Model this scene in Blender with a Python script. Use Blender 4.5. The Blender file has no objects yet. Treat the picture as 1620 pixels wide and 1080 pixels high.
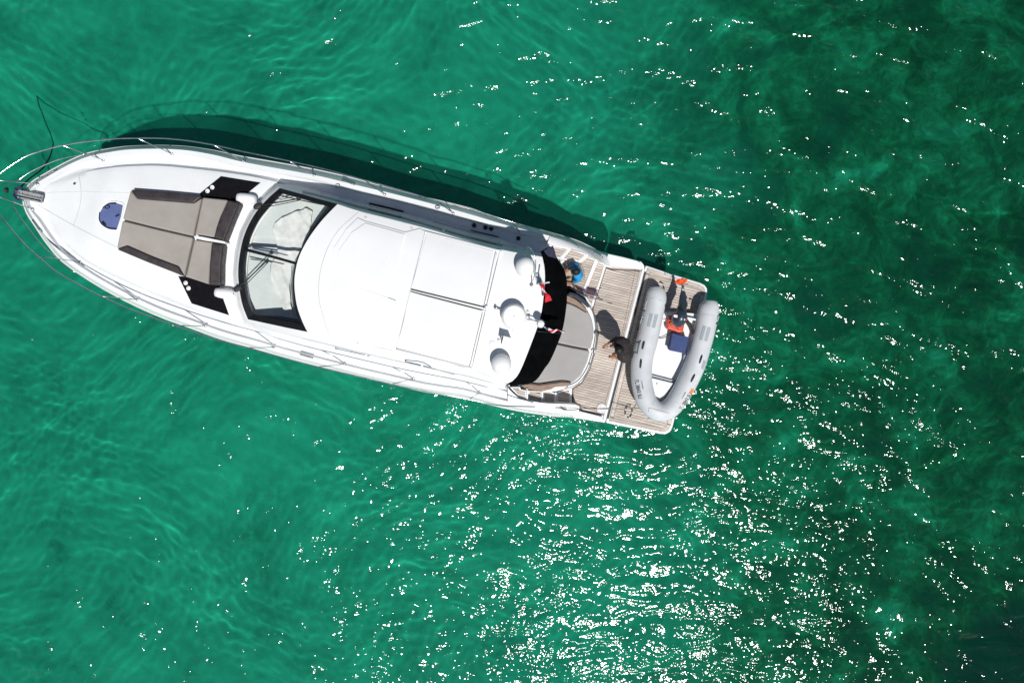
import bpy, bmesh, math, random
import numpy as np
from mathutils import Vector, noise
from mathutils.bvhtree import BVHTree
from mathutils.geometry import tessellate_polygon
random.seed(7); np.random.seed(7)
S = bpy.context.scene
COL = S.collection

# ------------------------------------------------------------------ camera, sky, sun, exposure
H = 18.0                       # metres above the water
FPX = 1095.0                   # focal length in photo pixels
CX, CY = 810.0, 540.0
cd = bpy.data.cameras.new('camera'); cam = bpy.data.objects.new('camera', cd); COL.objects.link(cam)
cd.sensor_width = 36; cd.lens = 36*FPX/1620; cd.clip_start = .1; cd.clip_end = 6000
cam.location = (0, 0, H); cam.rotation_euler = (0, 0, 0); S.camera = cam

SUN_ZEN = 27.5
sx, sy = 0.32, -0.947
sun_dir = Vector((sx*math.sin(math.radians(SUN_ZEN)), sy*math.sin(math.radians(SUN_ZEN)), math.cos(math.radians(SUN_ZEN))))
w = bpy.data.worlds.new('World'); S.world = w; w.use_nodes = True
nt = w.node_tree; nt.nodes.clear()
sky = nt.nodes.new('ShaderNodeTexSky'); sky.sky_type = 'NISHITA'; sky.sun_disc = False
sky.sun_elevation = math.radians(90-SUN_ZEN); sky.sun_rotation = math.atan2(sx, sy)
sky.air_density = 1.0; sky.dust_density = .6; sky.ozone_density = 1.0
bg = nt.nodes.new('ShaderNodeBackground'); bg.inputs[1].default_value = 0.052
wo = nt.nodes.new('ShaderNodeOutputWorld'); nt.links.new(sky.outputs[0], bg.inputs[0]); nt.links.new(bg.outputs[0], wo.inputs[0])
ld = bpy.data.lights.new('sun', 'SUN'); ld.energy = 4.2; ld.angle = math.radians(.75); ld.color = (1, .97, .93)
lo = bpy.data.objects.new('sun', ld); COL.objects.link(lo)
lo.rotation_euler = sun_dir.to_track_quat('Z', 'Y').to_euler(); lo.location = sun_dir*60
S.view_settings.view_transform = 'Standard'; S.view_settings.look = 'None'
S.view_settings.exposure = 0.05; S.view_settings.gamma = 1; S.view_settings.use_curve_mapping = False

# ------------------------------------------------------------------ helpers
def P(px, py, z):
    k = (H-z)/FPX
    return Vector(((px-CX)*k, (CY-py)*k, z))
def pts(l, z): return [P(a, b, z) for a, b in l]

WL = {}       # world location of every object that parents others
def tag(o, label=None, cat=None, group=None, kind=None):
    if label: o['label'] = label
    if cat: o['category'] = cat
    if group: o['group'] = group
    if kind: o['kind'] = kind
    return o
def thing(name, label, cat, loc, group=None):
    o = bpy.data.objects.new(name, None); COL.objects.link(o); o.location = loc; o.empty_display_size = .2
    WL[o] = Vector(loc); return tag(o, label, cat, group)
def mesh_obj(name, verts, faces, mat, parent=None, smooth=False, loc=None, bevel=0, seg=2, sub=0):
    base = WL[parent] if parent is not None else Vector(loc if loc is not None else (0, 0, 0))
    me = bpy.data.meshes.new(name)
    me.from_pydata([tuple(Vector(v)-base) for v in verts], [], faces)
    me.validate(); me.update()
    o = bpy.data.objects.new(name, me); COL.objects.link(o)
    if mat: me.materials.append(mat)
    if smooth:
        for p in me.polygons: p.use_smooth = True
    if parent is not None: o.parent = parent
    else: o.location = base
    WL[o] = base
    if bevel:
        b = o.modifiers.new('bevel', 'BEVEL'); b.width = bevel; b.segments = seg; b.limit_method = 'ANGLE'; b.angle_limit = math.radians(35); b.harden_normals = False
        for p in me.polygons: p.use_smooth = True
        o.modifiers.new('wn', 'WEIGHTED_NORMAL').keep_sharp = True
    if sub:
        s = o.modifiers.new('sub', 'SUBSURF'); s.levels = s.render_levels = sub
    return o
def smooth_angle(o, deg=35):
    """sharpen edges over an angle"""
    me = o.data; bm = bmesh.new(); bm.from_mesh(me)
    for e in bm.edges:
        if len(e.link_faces) == 2 and e.calc_face_angle(0) > math.radians(deg): e.smooth = False
    for f in bm.faces: f.smooth = True
    bm.to_mesh(me); bm.free()

class MB:
    """collects shapes that become one mesh"""
    def __init__(s): s.v = []; s.f = []
    def add(s, v, f):
        n = len(s.v); s.v += [Vector(q) for q in v]; s.f += [tuple(i+n for i in q) for q in f]; return s
    def build(s, name, mat, parent=None, **k): return mesh_obj(name, s.v, s.f, mat, parent, **k)

def catmull(p, n=8, closed=False):
    p = [Vector(q) for q in p]; out = []; m = len(p)
    rng = range(m if closed else m-1)
    for i in rng:
        a = p[(i-1) % m] if (closed or i > 0) else p[0]*2-p[1]
        b = p[i]; c = p[(i+1) % m]; d = p[(i+2) % m] if (closed or i+2 < m) else p[-1]*2-p[-2]
        for k in range(n):
            t = k/n
            out.append(.5*((2*b)+(c-a)*t+(2*a-5*b+4*c-d)*t*t+(3*b-a-3*c+d)*t**3))
    if not closed: out.append(p[-1].copy())
    return out
def resample(p, n):
    d = [0]
    for a, b in zip(p, p[1:]): d.append(d[-1]+(b-a).length)
    out = []; j = 0
    for i in range(n):
        t = d[-1]*i/(n-1)
        while j < len(p)-2 and d[j+1] < t: j += 1
        s = (t-d[j])/max(1e-9, d[j+1]-d[j]); out.append(p[j].lerp(p[j+1], min(1, max(0, s))))
    return out
def tube_vf(path, r, n=8, closed=False, cap=True, radii=None):
    path = [Vector(q) for q in path]; m = len(path); v = []; f = []
    up = Vector((0, 0, 1)); prev = None
    for i, q in enumerate(path):
        if closed: t = path[(i+1) % m]-path[i-1]
        else: t = path[min(i+1, m-1)]-path[max(i-1, 0)]
        t = t.normalized() if t.length > 1e-9 else Vector((1, 0, 0))
        if prev is None:
            a = t.cross(up)
            if a.length < .05: a = t.cross(Vector((0, 1, 0)))
        else: a = prev-t*prev.dot(t)
        a.normalize(); b = t.cross(a).normalized(); prev = a
        rr = radii[i] if radii else r
        for k in range(n):
            an = 2*math.pi*k/n; v.append(q+(a*math.cos(an)+b*math.sin(an))*rr)
    for i in range(m if closed else m-1):
        for k in range(n):
            i2 = (i+1) % m
            f.append((i*n+k, i*n+(k+1) % n, i2*n+(k+1) % n, i2*n+k))
    if cap and not closed:
        f.append(tuple(range(n-1, -1, -1))); f.append(tuple((m-1)*n+k for k in range(n)))
    return v, f
def tube(name, path, r, mat, parent=None, n=8, closed=False, **k):
    v, f = tube_vf(path, r, n, closed); return mesh_obj(name, v, f, mat, parent, smooth=True, **k)
def grid(name, rows, mat, parent=None, smooth=True, closed=False, **k):
    n = len(rows[0]); v = [q for r in rows for q in r]; f = []
    m = len(rows)
    for i in range(m if closed else m-1):
        for j in range(n-1):
            a = i*n+j; b = ((i+1) % m)*n+j
            f.append((a, a+1, b+1, b))
    return mesh_obj(name, v, f, mat, parent, smooth=smooth, **k)
def poly_faces(top):
    tri = tessellate_polygon([[Vector((q.x, q.y, 0)) for q in top]])
    return [tuple(t) for t in tri]
def prism_vf(top, th):
    """closed slab under the outline 'top' (world points)"""
    area = sum(a.x*b.y-b.x*a.y for a, b in zip(top, top[1:]+top[:1]))
    if area < 0: top = top[::-1]
    n = len(top); v = list(top)+[q-Vector((0, 0, th)) for q in top]
    f = [tuple(range(n)), tuple(range(2*n-1, n-1, -1))]
    f += [(i, i+n, (i+1) % n+n, (i+1) % n) for i in range(n)]
    return v, f
def prism(name, top, th, mat, parent=None, **k):
    v, f = prism_vf(top, th); return mesh_obj(name, v, f, mat, parent, **k)
def lathe_vf(c, prof, n=24, axis=Vector((0, 0, 1))):
    c = Vector(c); q = Vector((0, 0, 1)).rotation_difference(axis); v = []; f = []
    for r, z in prof:
        for k in range(n):
            a = 2*math.pi*k/n; v.append(c+q@Vector((r*math.cos(a), r*math.sin(a), z)))
    for i in range(len(prof)-1):
        for k in range(n): f.append((i*n+k, i*n+(k+1) % n, (i+1)*n+(k+1) % n, (i+1)*n+k))
    f.append(tuple(range(n-1, -1, -1))); f.append(tuple((len(prof)-1)*n+k for k in range(n)))
    return v, f
def lathe(name, c, prof, mat, parent=None, n=24, axis=Vector((0, 0, 1)), **k):
    v, f = lathe_vf(c, prof, n, axis); o = mesh_obj(name, v, f, mat, parent, **k); smooth_angle(o); return o
def box_vf(c, ax, ay, az):
    c = Vector(c); v = [c+ax*i+ay*j+az*k for k in (-1, 1) for j in (-1, 1) for i in (-1, 1)]
    return v, [(0, 2, 3, 1), (4, 5, 7, 6), (0, 1, 5, 4), (2, 6, 7, 3), (0, 4, 6, 2), (1, 3, 7, 5)]
def ellipsoid_vf(c, ax, ay, az, n=14, m=9):
    v = [Vector(c)-az]; f = []
    for i in range(1, m):
        th = math.pi*i/m
        for k in range(n):
            a = 2*math.pi*k/n; v.append(Vector(c)+ax*(math.sin(th)*math.cos(a))+ay*(math.sin(th)*math.sin(a))-az*math.cos(th))
    v.append(Vector(c)+az)
    for k in range(n): f.append((0, 1+(k+1) % n, 1+k))
    for i in range(m-2):
        for k in range(n): f.append((1+i*n+k, 1+i*n+(k+1) % n, 1+(i+1)*n+(k+1) % n, 1+(i+1)*n+k))
    e = len(v)-1
    for k in range(n): f.append((1+(m-2)*n+k, 1+(m-2)*n+(k+1) % n, e))
    return v, f
def bvh_of(*objs):
    v = []; f = []
    for o in objs:
        n = len(v); v += [q.co+WL[o] for q in o.data.vertices]; f += [tuple(i+n for i in p.vertices) for p in o.data.polygons]
    return BVHTree.FromPolygons(v, f)
def drape(tree, px, py, default=2.0):
    a = Vector((0, 0, H)); d = (P(px, py, 0)-a).normalized()
    h = tree.ray_cast(a, d)[0]
    return h.z if h else default
def dpts(tree, l, h=0.0, default=2.0):
    return [P(a, b, drape(tree, a, b, default)+h) for a, b in l]
def clip_half(poly, n, d):
    """keep n.p <= d (2-D)"""
    out = []
    for i, a in enumerate(poly):
        b = poly[(i+1) % len(poly)]; da = n.x*a.x+n.y*a.y-d; db = n.x*b.x+n.y*b.y-d
        if da <= 0: out.append(a)
        if (da < 0 < db) or (db < 0 < da): out.append(a.lerp(b, da/(da-db)))
    return out

# ------------------------------------------------------------------ materials
def nmat(name):
    m = bpy.data.materials.new(name); m.use_nodes = True; t = m.node_tree; t.nodes.clear(); return m, t
class N:
    def __init__(s, t): s.t = t
    def n(s, typ, ins=None, **k):
        x = s.t.nodes.new(typ)
        for a, b in k.items(): setattr(x, a, b)
        for a, b in (ins or {}).items():
            if hasattr(b, 'outputs') or isinstance(b, bpy.types.NodeSocket):
                s.t.links.new(b.outputs[0] if hasattr(b, 'outputs') else b, x.inputs[a])
            else: x.inputs[a].default_value = b
        return x
    def noise(s, vec, scale, detail=4, rough=.55, dist=0):
        return s.n('ShaderNodeTexNoise', {'Vector': vec, 'Scale': scale, 'Detail': detail, 'Roughness': rough, 'Distortion': dist})
    def math(s, op, a, b=0.0, clamp=False): return s.n('ShaderNodeMath', {0: a, 1: b}, operation=op, use_clamp=clamp)
    def ramp(s, fac, stops, interp='LINEAR'):
        x = s.n('ShaderNodeValToRGB', {0: fac}); x.color_ramp.interpolation = interp
        e = x.color_ramp.elements
        while len(e) < len(stops): e.new(.5)
        for q, (p, c) in zip(e, stops): q.position = p; q.color = (*c, 1) if len(c) == 3 else c
        return x
    def mix(s, fac, a, b):
        x = s.n('ShaderNodeMix', data_type='RGBA')
        for i, v in ((0, fac), (6, a), (7, b)):
            if hasattr(v, 'outputs'):
                o = v.outputs[2] if v.bl_idname == 'ShaderNodeMix' else v.outputs[0]
                s.t.links.new(o, x.inputs[i])
            else: x.inputs[i].default_value = v if i == 0 else (*v, 1)
        return x
def osock(x): return x.outputs[2] if x.bl_idname == 'ShaderNodeMix' else x.outputs[0]
def pmat(name, col, rough=.5, metal=0, var=.08, vscale=3, bump=0, bscale=40, spec=.5, coat=0, trans=0, alpha=1, streak=None):
    m, t = nmat(name); q = N(t)
    tc = q.n('ShaderNodeTexCoord'); vec = tc.outputs['Object']
    if streak:
        mp = q.n('ShaderNodeMapping', {'Vector': vec}); mp.inputs['Rotation'].default_value = (0, 0, streak[0]); mp.inputs['Scale'].default_value = streak[1]; vec = mp.outputs[0]
    nz = q.noise(vec, vscale, 5, .6)
    c1 = tuple(max(0, c*(1-var*1.6)) for c in col); c2 = tuple(min(1, c*(1+var)) for c in col)
    rp = q.ramp(nz, [(.3, c1), (.7, c2)])
    b = q.n('ShaderNodeBsdfPrincipled', {'Base Color': rp, 'Roughness': rough, 'Metallic': metal})
    b.inputs['Specular IOR Level'].default_value = spec; b.inputs['Coat Weight'].default_value = coat; b.inputs['Alpha'].default_value = alpha
    if rough > 0 and var:
        r2 = q.ramp(q.noise(vec, vscale*2.3, 3), [(.3, (rough*.8,)*3), (.7, (min(1, rough*1.25),)*3)]); t.links.new(r2.outputs[0], b.inputs['Roughness'])
    if bump:
        bn = q.noise(vec, bscale, 4); bb = q.n('ShaderNodeBump', {'Height': bn, 'Distance': bump, 'Strength': 1.0}); t.links.new(bb.outputs[0], b.inputs['Normal'])
    o = q.n('ShaderNodeOutputMaterial', {'Surface': b}); return m

AX = math.radians(-14.3)   # direction of the boat's axis, bow to stern
M = {}
M['gel'] = pmat('gelcoat', (.755, .765, .765), .32, var=.03, vscale=.9, spec=.5)
M['gel_grip'] = pmat('gelcoat_grip', (.715, .735, .74), .6, var=.04, vscale=1.3, bump=.0015, bscale=160)
M['cream'] = pmat('moulded_trim', (.60, .60, .58), .5, var=.05)
M['groove'] = pmat('joint_sealant', (.50, .51, .52), .7, var=.1)
M['chrome'] = pmat('polished_steel', (.62, .64, .66), .22, metal=1, var=.05)
M['steel'] = pmat('weathered_steel', (.30, .31, .32), .42, metal=.8, var=.25, vscale=14)
M['black'] = pmat('black_canvas', (.0026, .0030, .0036), .95, var=.3, vscale=4, bump=.004, bscale=9, spec=.02)
M['blackgrip'] = pmat('black_non_slip', (.006, .006, .008), .85, var=.2, vscale=9, bump=.001, bscale=220, spec=.08)
M['frameblack'] = pmat('black_screen_frame', (.004, .004, .005), .5, var=.2)
M['rubber'] = pmat('black_rubber', (.02, .02, .022), .6, var=.2)
M['taupe'] = pmat('taupe_fabric', (.325, .298, .270), .85, var=.07, vscale=2.2, bump=.0025, bscale=26, spec=.2)
M['brown'] = pmat('dark_brown_vinyl', (.034, .026, .029), .48, var=.3, vscale=5, bump=.003, bscale=14)
M['greypad'] = pmat('grey_fabric', (.36, .35, .34), .9, var=.06, vscale=1.8, bump=.0025, bscale=30, spec=.2)
M['tan'] = pmat('tan_fabric', (.30, .21, .16), .85, var=.08, vscale=6)
M['navy'] = pmat('navy_fabric', (.012, .018, .05), .7, var=.2, vscale=8)
M['bluebox'] = pmat('blue_plastic', (.010, .035, .15), .55, var=.12, vscale=8, bump=.001, bscale=60)
M['red'] = pmat('red_plastic', (.62, .06, .025), .4, var=.15, vscale=14)
M['orange'] = pmat('orange_fabric', (.85, .09, .012), .7, var=.15, vscale=12, bump=.004, bscale=25)
M['sticker'] = pmat('orange_sticker', (.80, .22, .05), .6, var=.1, vscale=60)
M['pvc'] = pmat('grey_inflatable_fabric', (.56, .585, .60), .5, var=.06, vscale=3, bump=.001, bscale=30)
M['pvcdark'] = pmat('grey_wear_patch_and_shade', (.33, .37, .40), .7, var=.08, vscale=20)
M['ink'] = pmat('dark_lettering', (.03, .035, .04), .6, var=.1)
M['white'] = pmat('white_plastic', (.80, .80, .80), .35, var=.03)
M['redcloth'] = pmat('red_flag_cloth', (.60, .015, .03), .8, var=.12, vscale=14)
M['whitecloth'] = pmat('white_flag_cloth', (.75, .72, .74), .85, var=.05, vscale=14)
M['starsblue'] = pmat('blue_flag_cloth', (.03, .04, .16), .85, var=.1, vscale=14)
M['canvas'] = pmat('white_canvas', (.72, .72, .70), .85, var=.04, vscale=4)
M['dash'] = pmat('grey_dashboard', (.62, .66, .645), .6, var=.05, vscale=4)
M['rope'] = pmat('grey_rope', (.20, .19, .17), .9, var=.3, vscale=60, bump=.003, bscale=90)
M['darkrope'] = pmat('dark_wet_rope', (.012, .018, .016), .8, var=.4, vscale=30)
M['skin'] = pmat('skin', (.26, .11, .055), .5, var=.08, vscale=14)
M['hair'] = pmat('dark_hair', (.010, .008, .007), .6, var=.4, vscale=40, bump=.003, bscale=90)
M['blueshirt'] = pmat('blue_shirt', (.012, .30, .62), .8, var=.22, vscale=9, bump=.006, bscale=12)
M['brownshirt'] = pmat('charcoal_shirt', (.026, .019, .021), .85, var=.2, vscale=8, bump=.006, bscale=12)
M['shorts'] = pmat('beige_shorts', (.42, .33, .25), .9, var=.1, vscale=9, bump=.005, bscale=14)
M['darkshorts'] = pmat('black_shorts', (.015, .015, .018), .9, var=.2, vscale=9, bump=.005, bscale=14)
M['outboard'] = pmat('dark_outboard_paint', (.030, .040, .058), .3, var=.1, vscale=8, coat=.3)
M['galv'] = pmat('galvanised_steel', (.42, .43, .43), .5, metal=.35, var=.3, vscale=30)
M['paint'] = pmat('antifouling_blue', (.02, .04, .10), .7, var=.2)

def teak(name, base):
    m, t = nmat(name); q = N(t)
    tc = q.n('ShaderNodeTexCoord'); oi = q.n('ShaderNodeObjectInfo')
    mp = q.n('ShaderNodeMapping', {'Vector': tc.outputs['Object']}); mp.inputs['Rotation'].default_value = (0, 0, -AX); mp.inputs['Scale'].default_value = (1.6, 26, 1)
    ad = q.n('ShaderNodeVectorMath', {0: mp.outputs[0]}, operation='ADD')
    cmb = q.n('ShaderNodeCombineXYZ', {'X': q.math('MULTIPLY', oi.outputs['Random'], 37.0), 'Y': q.math('MULTIPLY', oi.outputs['Random'], 91.0)})
    t.links.new(cmb.outputs[0], ad.inputs[1])
    nz = q.noise(ad.outputs[0], 1.0, 6, .65)
    r = q.ramp(nz, [(.25, tuple(c*.66 for c in base)), (.55, base), (.8, tuple(min(1, c*1.22) for c in base))])
    big = q.noise(tc.outputs['Object'], 1.4, 3)
    br = q.ramp(big, [(.3, (.80, .79, .78)), (.7, (1.08, 1.07, 1.06))])
    rnd = q.math('ADD', q.math('MULTIPLY', oi.outputs['Random'], .26), .87)
    mm = q.n('ShaderNodeMix', data_type='RGBA', blend_type='MULTIPLY'); mm.inputs[0].default_value = 1
    t.links.new(r.outputs[0], mm.inputs[6]); t.links.new(br.outputs[0], mm.inputs[7])
    sc = q.n('ShaderNodeVectorMath', operation='SCALE'); t.links.new(mm.outputs[2], sc.inputs[0]); t.links.new(rnd.outputs[0], sc.inputs['Scale'])
    b = q.n('ShaderNodeBsdfPrincipled', {'Base Color': sc.outputs[0], 'Roughness': .75})
    bb = q.n('ShaderNodeBump', {'Height': nz, 'Distance': .001}); t.links.new(bb.outputs[0], b.inputs['Normal'])
    q.n('ShaderNodeOutputMaterial', {'Surface': b}); return m
M['teak'] = teak('weathered_teak', (.55, .485, .43))
M['caulk'] = pmat('dark_caulking', (.15, .12, .11), .8, var=.2)

def glass(name, tint, fac=.16, rough=.03):
    m, t = nmat(name); q = N(t)
    tr = q.n('ShaderNodeBsdfTransparent', {'Color': (*tint, 1)}); gl = q.n('ShaderNodeBsdfGlossy', {'Color': (1, 1, 1, 1), 'Roughness': rough})
    lw = q.n('ShaderNodeLayerWeight', {'Blend': .5}); fr = q.math('ADD', q.math('MULTIPLY', q.math('POWER', lw.outputs['Facing'], 5.0), .95), .045)
    mx = q.n('ShaderNodeMixShader', {0: fr, 1: tr, 2: gl}); q.n('ShaderNodeOutputMaterial', {'Surface': mx}); return m
M['glass'] = glass('windscreen_glass', (.94, .96, .955))
M['smoke'] = glass('smoked_acrylic', (.46, .33, .40))
M['sideglass'] = pmat('dark_side_glass', (.02, .045, .05), .08, var=.1, spec=.8, coat=.5)
M['hatch'] = pmat('blue_hatch_acrylic', (.11, .145, .31), .25, var=.08, vscale=4, coat=.4)
M['sideglass2'] = pmat('teal_side_glass', (.10, .17, .18), .12, var=.1, spec=.8)

# water surface and the water under it
m, t = nmat('sea_water'); q = N(t); M['water'] = m
geo = q.n('ShaderNodeTexCoord').outputs['Object']
gust = q.noise(geo, .30, 4, .62, .8)
gr = q.ramp(gust, [(.34, (.45,)*3), (.50, (.9,)*3), (.64, (1.5,)*3)])
stretch = q.n('ShaderNodeMapping', {'Vector': geo}); stretch.inputs['Scale'].default_value = (.70, 1.2, 1); stretch.inputs['Rotation'].default_value = (0, 0, .12)
h1 = q.noise(stretch.outputs[0], 1.15, 2, .5, .9)
h2 = q.noise(stretch.outputs[0], 4.2, 1, .5, .6)
h3 = q.noise(geo, 8.5, 1, .5, .4)
crest = q.n('ShaderNodeTexWave', {'Vector': stretch.outputs[0], 'Scale': .50, 'Distortion': 9.0, 'Detail': 2.0, 'Detail Scale': .9, 'Detail Roughness': .55}, wave_type='BANDS', bands_direction='Y', wave_profile='SIN')
b0 = q.n('ShaderNodeBump', {'Height': crest, 'Distance': .018, 'Strength': 1})
# ripples running off the stern in arcs
rp_ = q.n('ShaderNodeMapping', {'Vector': geo}); rp_.inputs['Location'].default_value = (-2.6, -3.2, 0)
rings = q.n('ShaderNodeTexWave', {'Vector': rp_.outputs[0], 'Scale': .60, 'Distortion': 3.0, 'Detail': 2.0, 'Detail Scale': .7}, wave_type='RINGS', rings_direction='Z', wave_profile='SIN')
dd_ = q.n('ShaderNodeVectorMath', {0: geo, 1: (2.6, -3.9, 0)}, operation='DISTANCE')
pk_ = q.n('ShaderNodeMapRange', {'Value': dd_.outputs['Value'], 'From Min': 1.0, 'From Max': 4.6, 'To Min': 1.0, 'To Max': 0.0}, interpolation_type='SMOOTHSTEP')
br_ = q.n('ShaderNodeBump', {'Height': q.math('MULTIPLY', rings, pk_), 'Distance': .030, 'Strength': 1, 'Normal': b0})
b1 = q.n('ShaderNodeBump', {'Height': h1, 'Distance': .185, 'Strength': 1, 'Normal': br_})
b2 = q.n('ShaderNodeBump', {'Height': q.math('MULTIPLY', h2, gr), 'Distance': .024, 'Strength': 1, 'Normal': b1})
b3 = q.n('ShaderNodeBump', {'Height': q.math('MULTIPLY', h3, gr), 'Distance': .019, 'Strength': 1, 'Normal': b2})
TINT = (.17, .885, .725, 1)      # what one passage through the water column lets through
rf = q.n('ShaderNodeBsdfRefraction', {'Color': TINT, 'Roughness': 0.0, 'IOR': 1.333})
tr = q.n('ShaderNodeBsdfTransparent', {'Color': TINT})
cl_ = q.ramp(q.noise(geo, .55, 4, .6, 1.0), [(.35, (.006, .18, .105)), (.65, (.010, .31, .18))])      # clouds of stirred-up sand
sp_ = q.n('ShaderNodeSeparateXYZ', {0: geo})
sd_ = q.n('ShaderNodeMapRange', {'Value': q.math('ADD', sp_.outputs[0], q.math('MULTIPLY', gust, 3.0)), 'From Min': 5.5, 'From Max': 13.0, 'To Min': 1.0, 'To Max': .52}, interpolation_type='SMOOTHSTEP')      # less sand in suspension off the sandy part
cs_ = q.n('ShaderNodeVectorMath', {0: cl_.outputs[0]}, operation='SCALE'); t.links.new(sd_.outputs[0], cs_.inputs['Scale'])
df = q.n('ShaderNodeBsdfDiffuse', {'Color': cs_.outputs[0]})      # light scattered back by suspended sand
m1 = q.n('ShaderNodeMixShader', {0: .0, 1: rf, 2: tr})
body = q.n('ShaderNodeMixShader', {0: .17, 1: m1, 2: df})
gl = q.n('ShaderNodeBsdfGlossy', {'Color': (1, 1, 1, 1), 'Roughness': .14, 'Normal': b3}); gl.distribution = 'BECKMANN'
lw = q.n('ShaderNodeLayerWeight', {'Blend': .5, 'Normal': b3}); fr = q.math('ADD', q.math('MULTIPLY', q.math('POWER', lw.outputs['Facing'], 5.0), .95), .021)
mx = q.n('ShaderNodeMixShader', {0: fr, 1: body, 2: gl})
q.n('ShaderNodeOutputMaterial', {'Surface': mx})

# sea floor: sand with weed, wrack and rock patches
m, t = nmat('sea_floor'); q = N(t); M['bed'] = m
geo = q.n('ShaderNodeTexCoord').outputs['Object']
sep = q.n('ShaderNodeSeparateXYZ', {0: geo})
wv = q.noise(geo, .9, 3, .5)          # soft distortion of the patch outlines
wob = q.n('ShaderNodeVectorMath', {0: geo}, operation='ADD')
wsc = q.n('ShaderNodeVectorMath', {0: wv.outputs['Color']}, operation='SCALE'); wsc.inputs['Scale'].default_value = 1.2
t.links.new(wsc.outputs[0], wob.inputs[1]); wob = wob.outputs[0]
big = q.noise(wob, .16, 3, .5, .4)
mid = q.noise(wob, .50, 5, .62, .7)
fine = q.noise(wob, 2.6, 5, .6, 1.2)
# share of weed: grows towards +x
xr = q.n('ShaderNodeMapRange', {'Value': q.math('ADD', sep.outputs[0], q.math('MULTIPLY', big, 9.0)), 'From Min': 5.6, 'From Max': 11.2, 'To Min': 0.0, 'To Max': 1.0}, interpolation_type='SMOOTHSTEP')
thr = q.math('ADD', q.math('MULTIPLY', mid, .72), q.math('MULTIPLY', fine, .28))
pale = q.ramp(thr, [(.30, (.19, .215, .18)), (.43, (.33, .345, .295)), (.56, (.44, .445, .38)), (.70, (.57, .565, .49))])
weed = q.ramp(thr, [(.37, (.010, .020, .005)), (.45, (.030, .052, .016)), (.52, (.085, .125, .055)), (.60, (.20, .25, .16)), (.70, (.46, .50, .40))])
c1 = q.mix(xr, pale, weed)
dv = q.n('ShaderNodeVectorMath', {0: wob, 1: (15.5, -9.2, -3.1)}, operation='DISTANCE')
blob = q.n('ShaderNodeMapRange', {'Value': dv.outputs['Value'], 'From Min': 1.9, 'From Max': 2.7, 'To Min': 1.0, 'To Max': 0.0}, interpolation_type='SMOOTHSTEP')
c2 = q.mix(blob, c1, (.006, .011, .010))
bd = q.n('ShaderNodeBsdfPrincipled', {'Roughness': .95}); t.links.new(c2.outputs[2], bd.inputs['Base Color'])
bd.inputs['Specular IOR Level'].default_value = 0
gn = q.n('ShaderNodeNewGeometry'); nm = q.n('ShaderNodeVectorMath', {0: gn.outputs['Normal']}, operation='MULTIPLY_ADD'); nm.inputs[1].default_value = (.22, .22, 1); nm.inputs[2].default_value = (0, 0, .5)
nn_ = q.n('ShaderNodeVectorMath', {0: nm.outputs[0]}, operation='NORMALIZE'); t.links.new(nn_.outputs[0], bd.inputs['Normal'])
q.n('ShaderNodeOutputMaterial', {'Surface': bd})

# ------------------------------------------------------------------ the sea
def axis_coords(half, step, far):
    a = list(np.arange(-half, half+1e-6, step)); x = half; s = step; out = []
    while x < far: s *= 1.5; x += s; out.append(x)
    return np.array([-v for v in out[::-1]]+a+out)
def field(X, Y, comps):
    Z = np.zeros_like(X)
    for kx, ky, a, p in comps: Z += a*np.sin(kx*X+ky*Y+p)
    return Z
rs = np.random.RandomState(11)
comps = []
for i in range(70):
    lam = np.exp(rs.uniform(np.log(.7), np.log(4.5))); k = 2*np.pi/lam
    th = math.radians(98)+rs.normal(0, .6)
    comps.append((k*math.cos(th), k*math.sin(th), 0.0037/k*(lam/1.0)**.1, rs.uniform(0, 6.28)))
for i in range(40):
    lam = np.exp(rs.uniform(np.log(.24), np.log(.6))); k = 2*np.pi/lam; th = math.radians(95)+rs.normal(0, .8)
    comps.append((k*math.cos(th), k*math.sin(th), .0021/k, rs.uniform(0, 6.28)))
xs = axis_coords(16.0, .055, 2500); ys = axis_coords(11.0, .055, 2500)
X, Y = np.meshgrid(xs, ys); fade = np.clip((18-np.abs(X))/3, 0, 1)*np.clip((13-np.abs(Y))/3, 0, 1)
warpx = .5*np.sin(.35*X+.6*Y+1)+.35*np.sin(.9*Y-.5*X); warpy = .5*np.sin(.5*X-.3*Y+2)+.3*np.sin(.8*X+.7*Y)
Z = field(X+warpx, Y+warpy, comps)*fade
nx, ny = len(xs), len(ys)
V = np.stack([X.ravel(), Y.ravel(), Z.ravel()], 1)
idx = np.arange(nx*ny).reshape(ny, nx)
F = np.stack([idx[:-1, :-1].ravel(), idx[:-1, 1:].ravel(), idx[1:, 1:].ravel(), idx[1:, :-1].ravel()], 1)
V2 = V; faces = F.tolist()
me = bpy.data.meshes.new('water'); me.from_pydata(V2.tolist(), [], faces); me.update()
me.polygons.foreach_set('use_smooth', [True]*len(me.polygons))
wo_ = bpy.data.objects.new('water', me); COL.objects.link(wo_); me.materials.append(M['water']); wo_['kind'] = 'structure'

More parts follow.
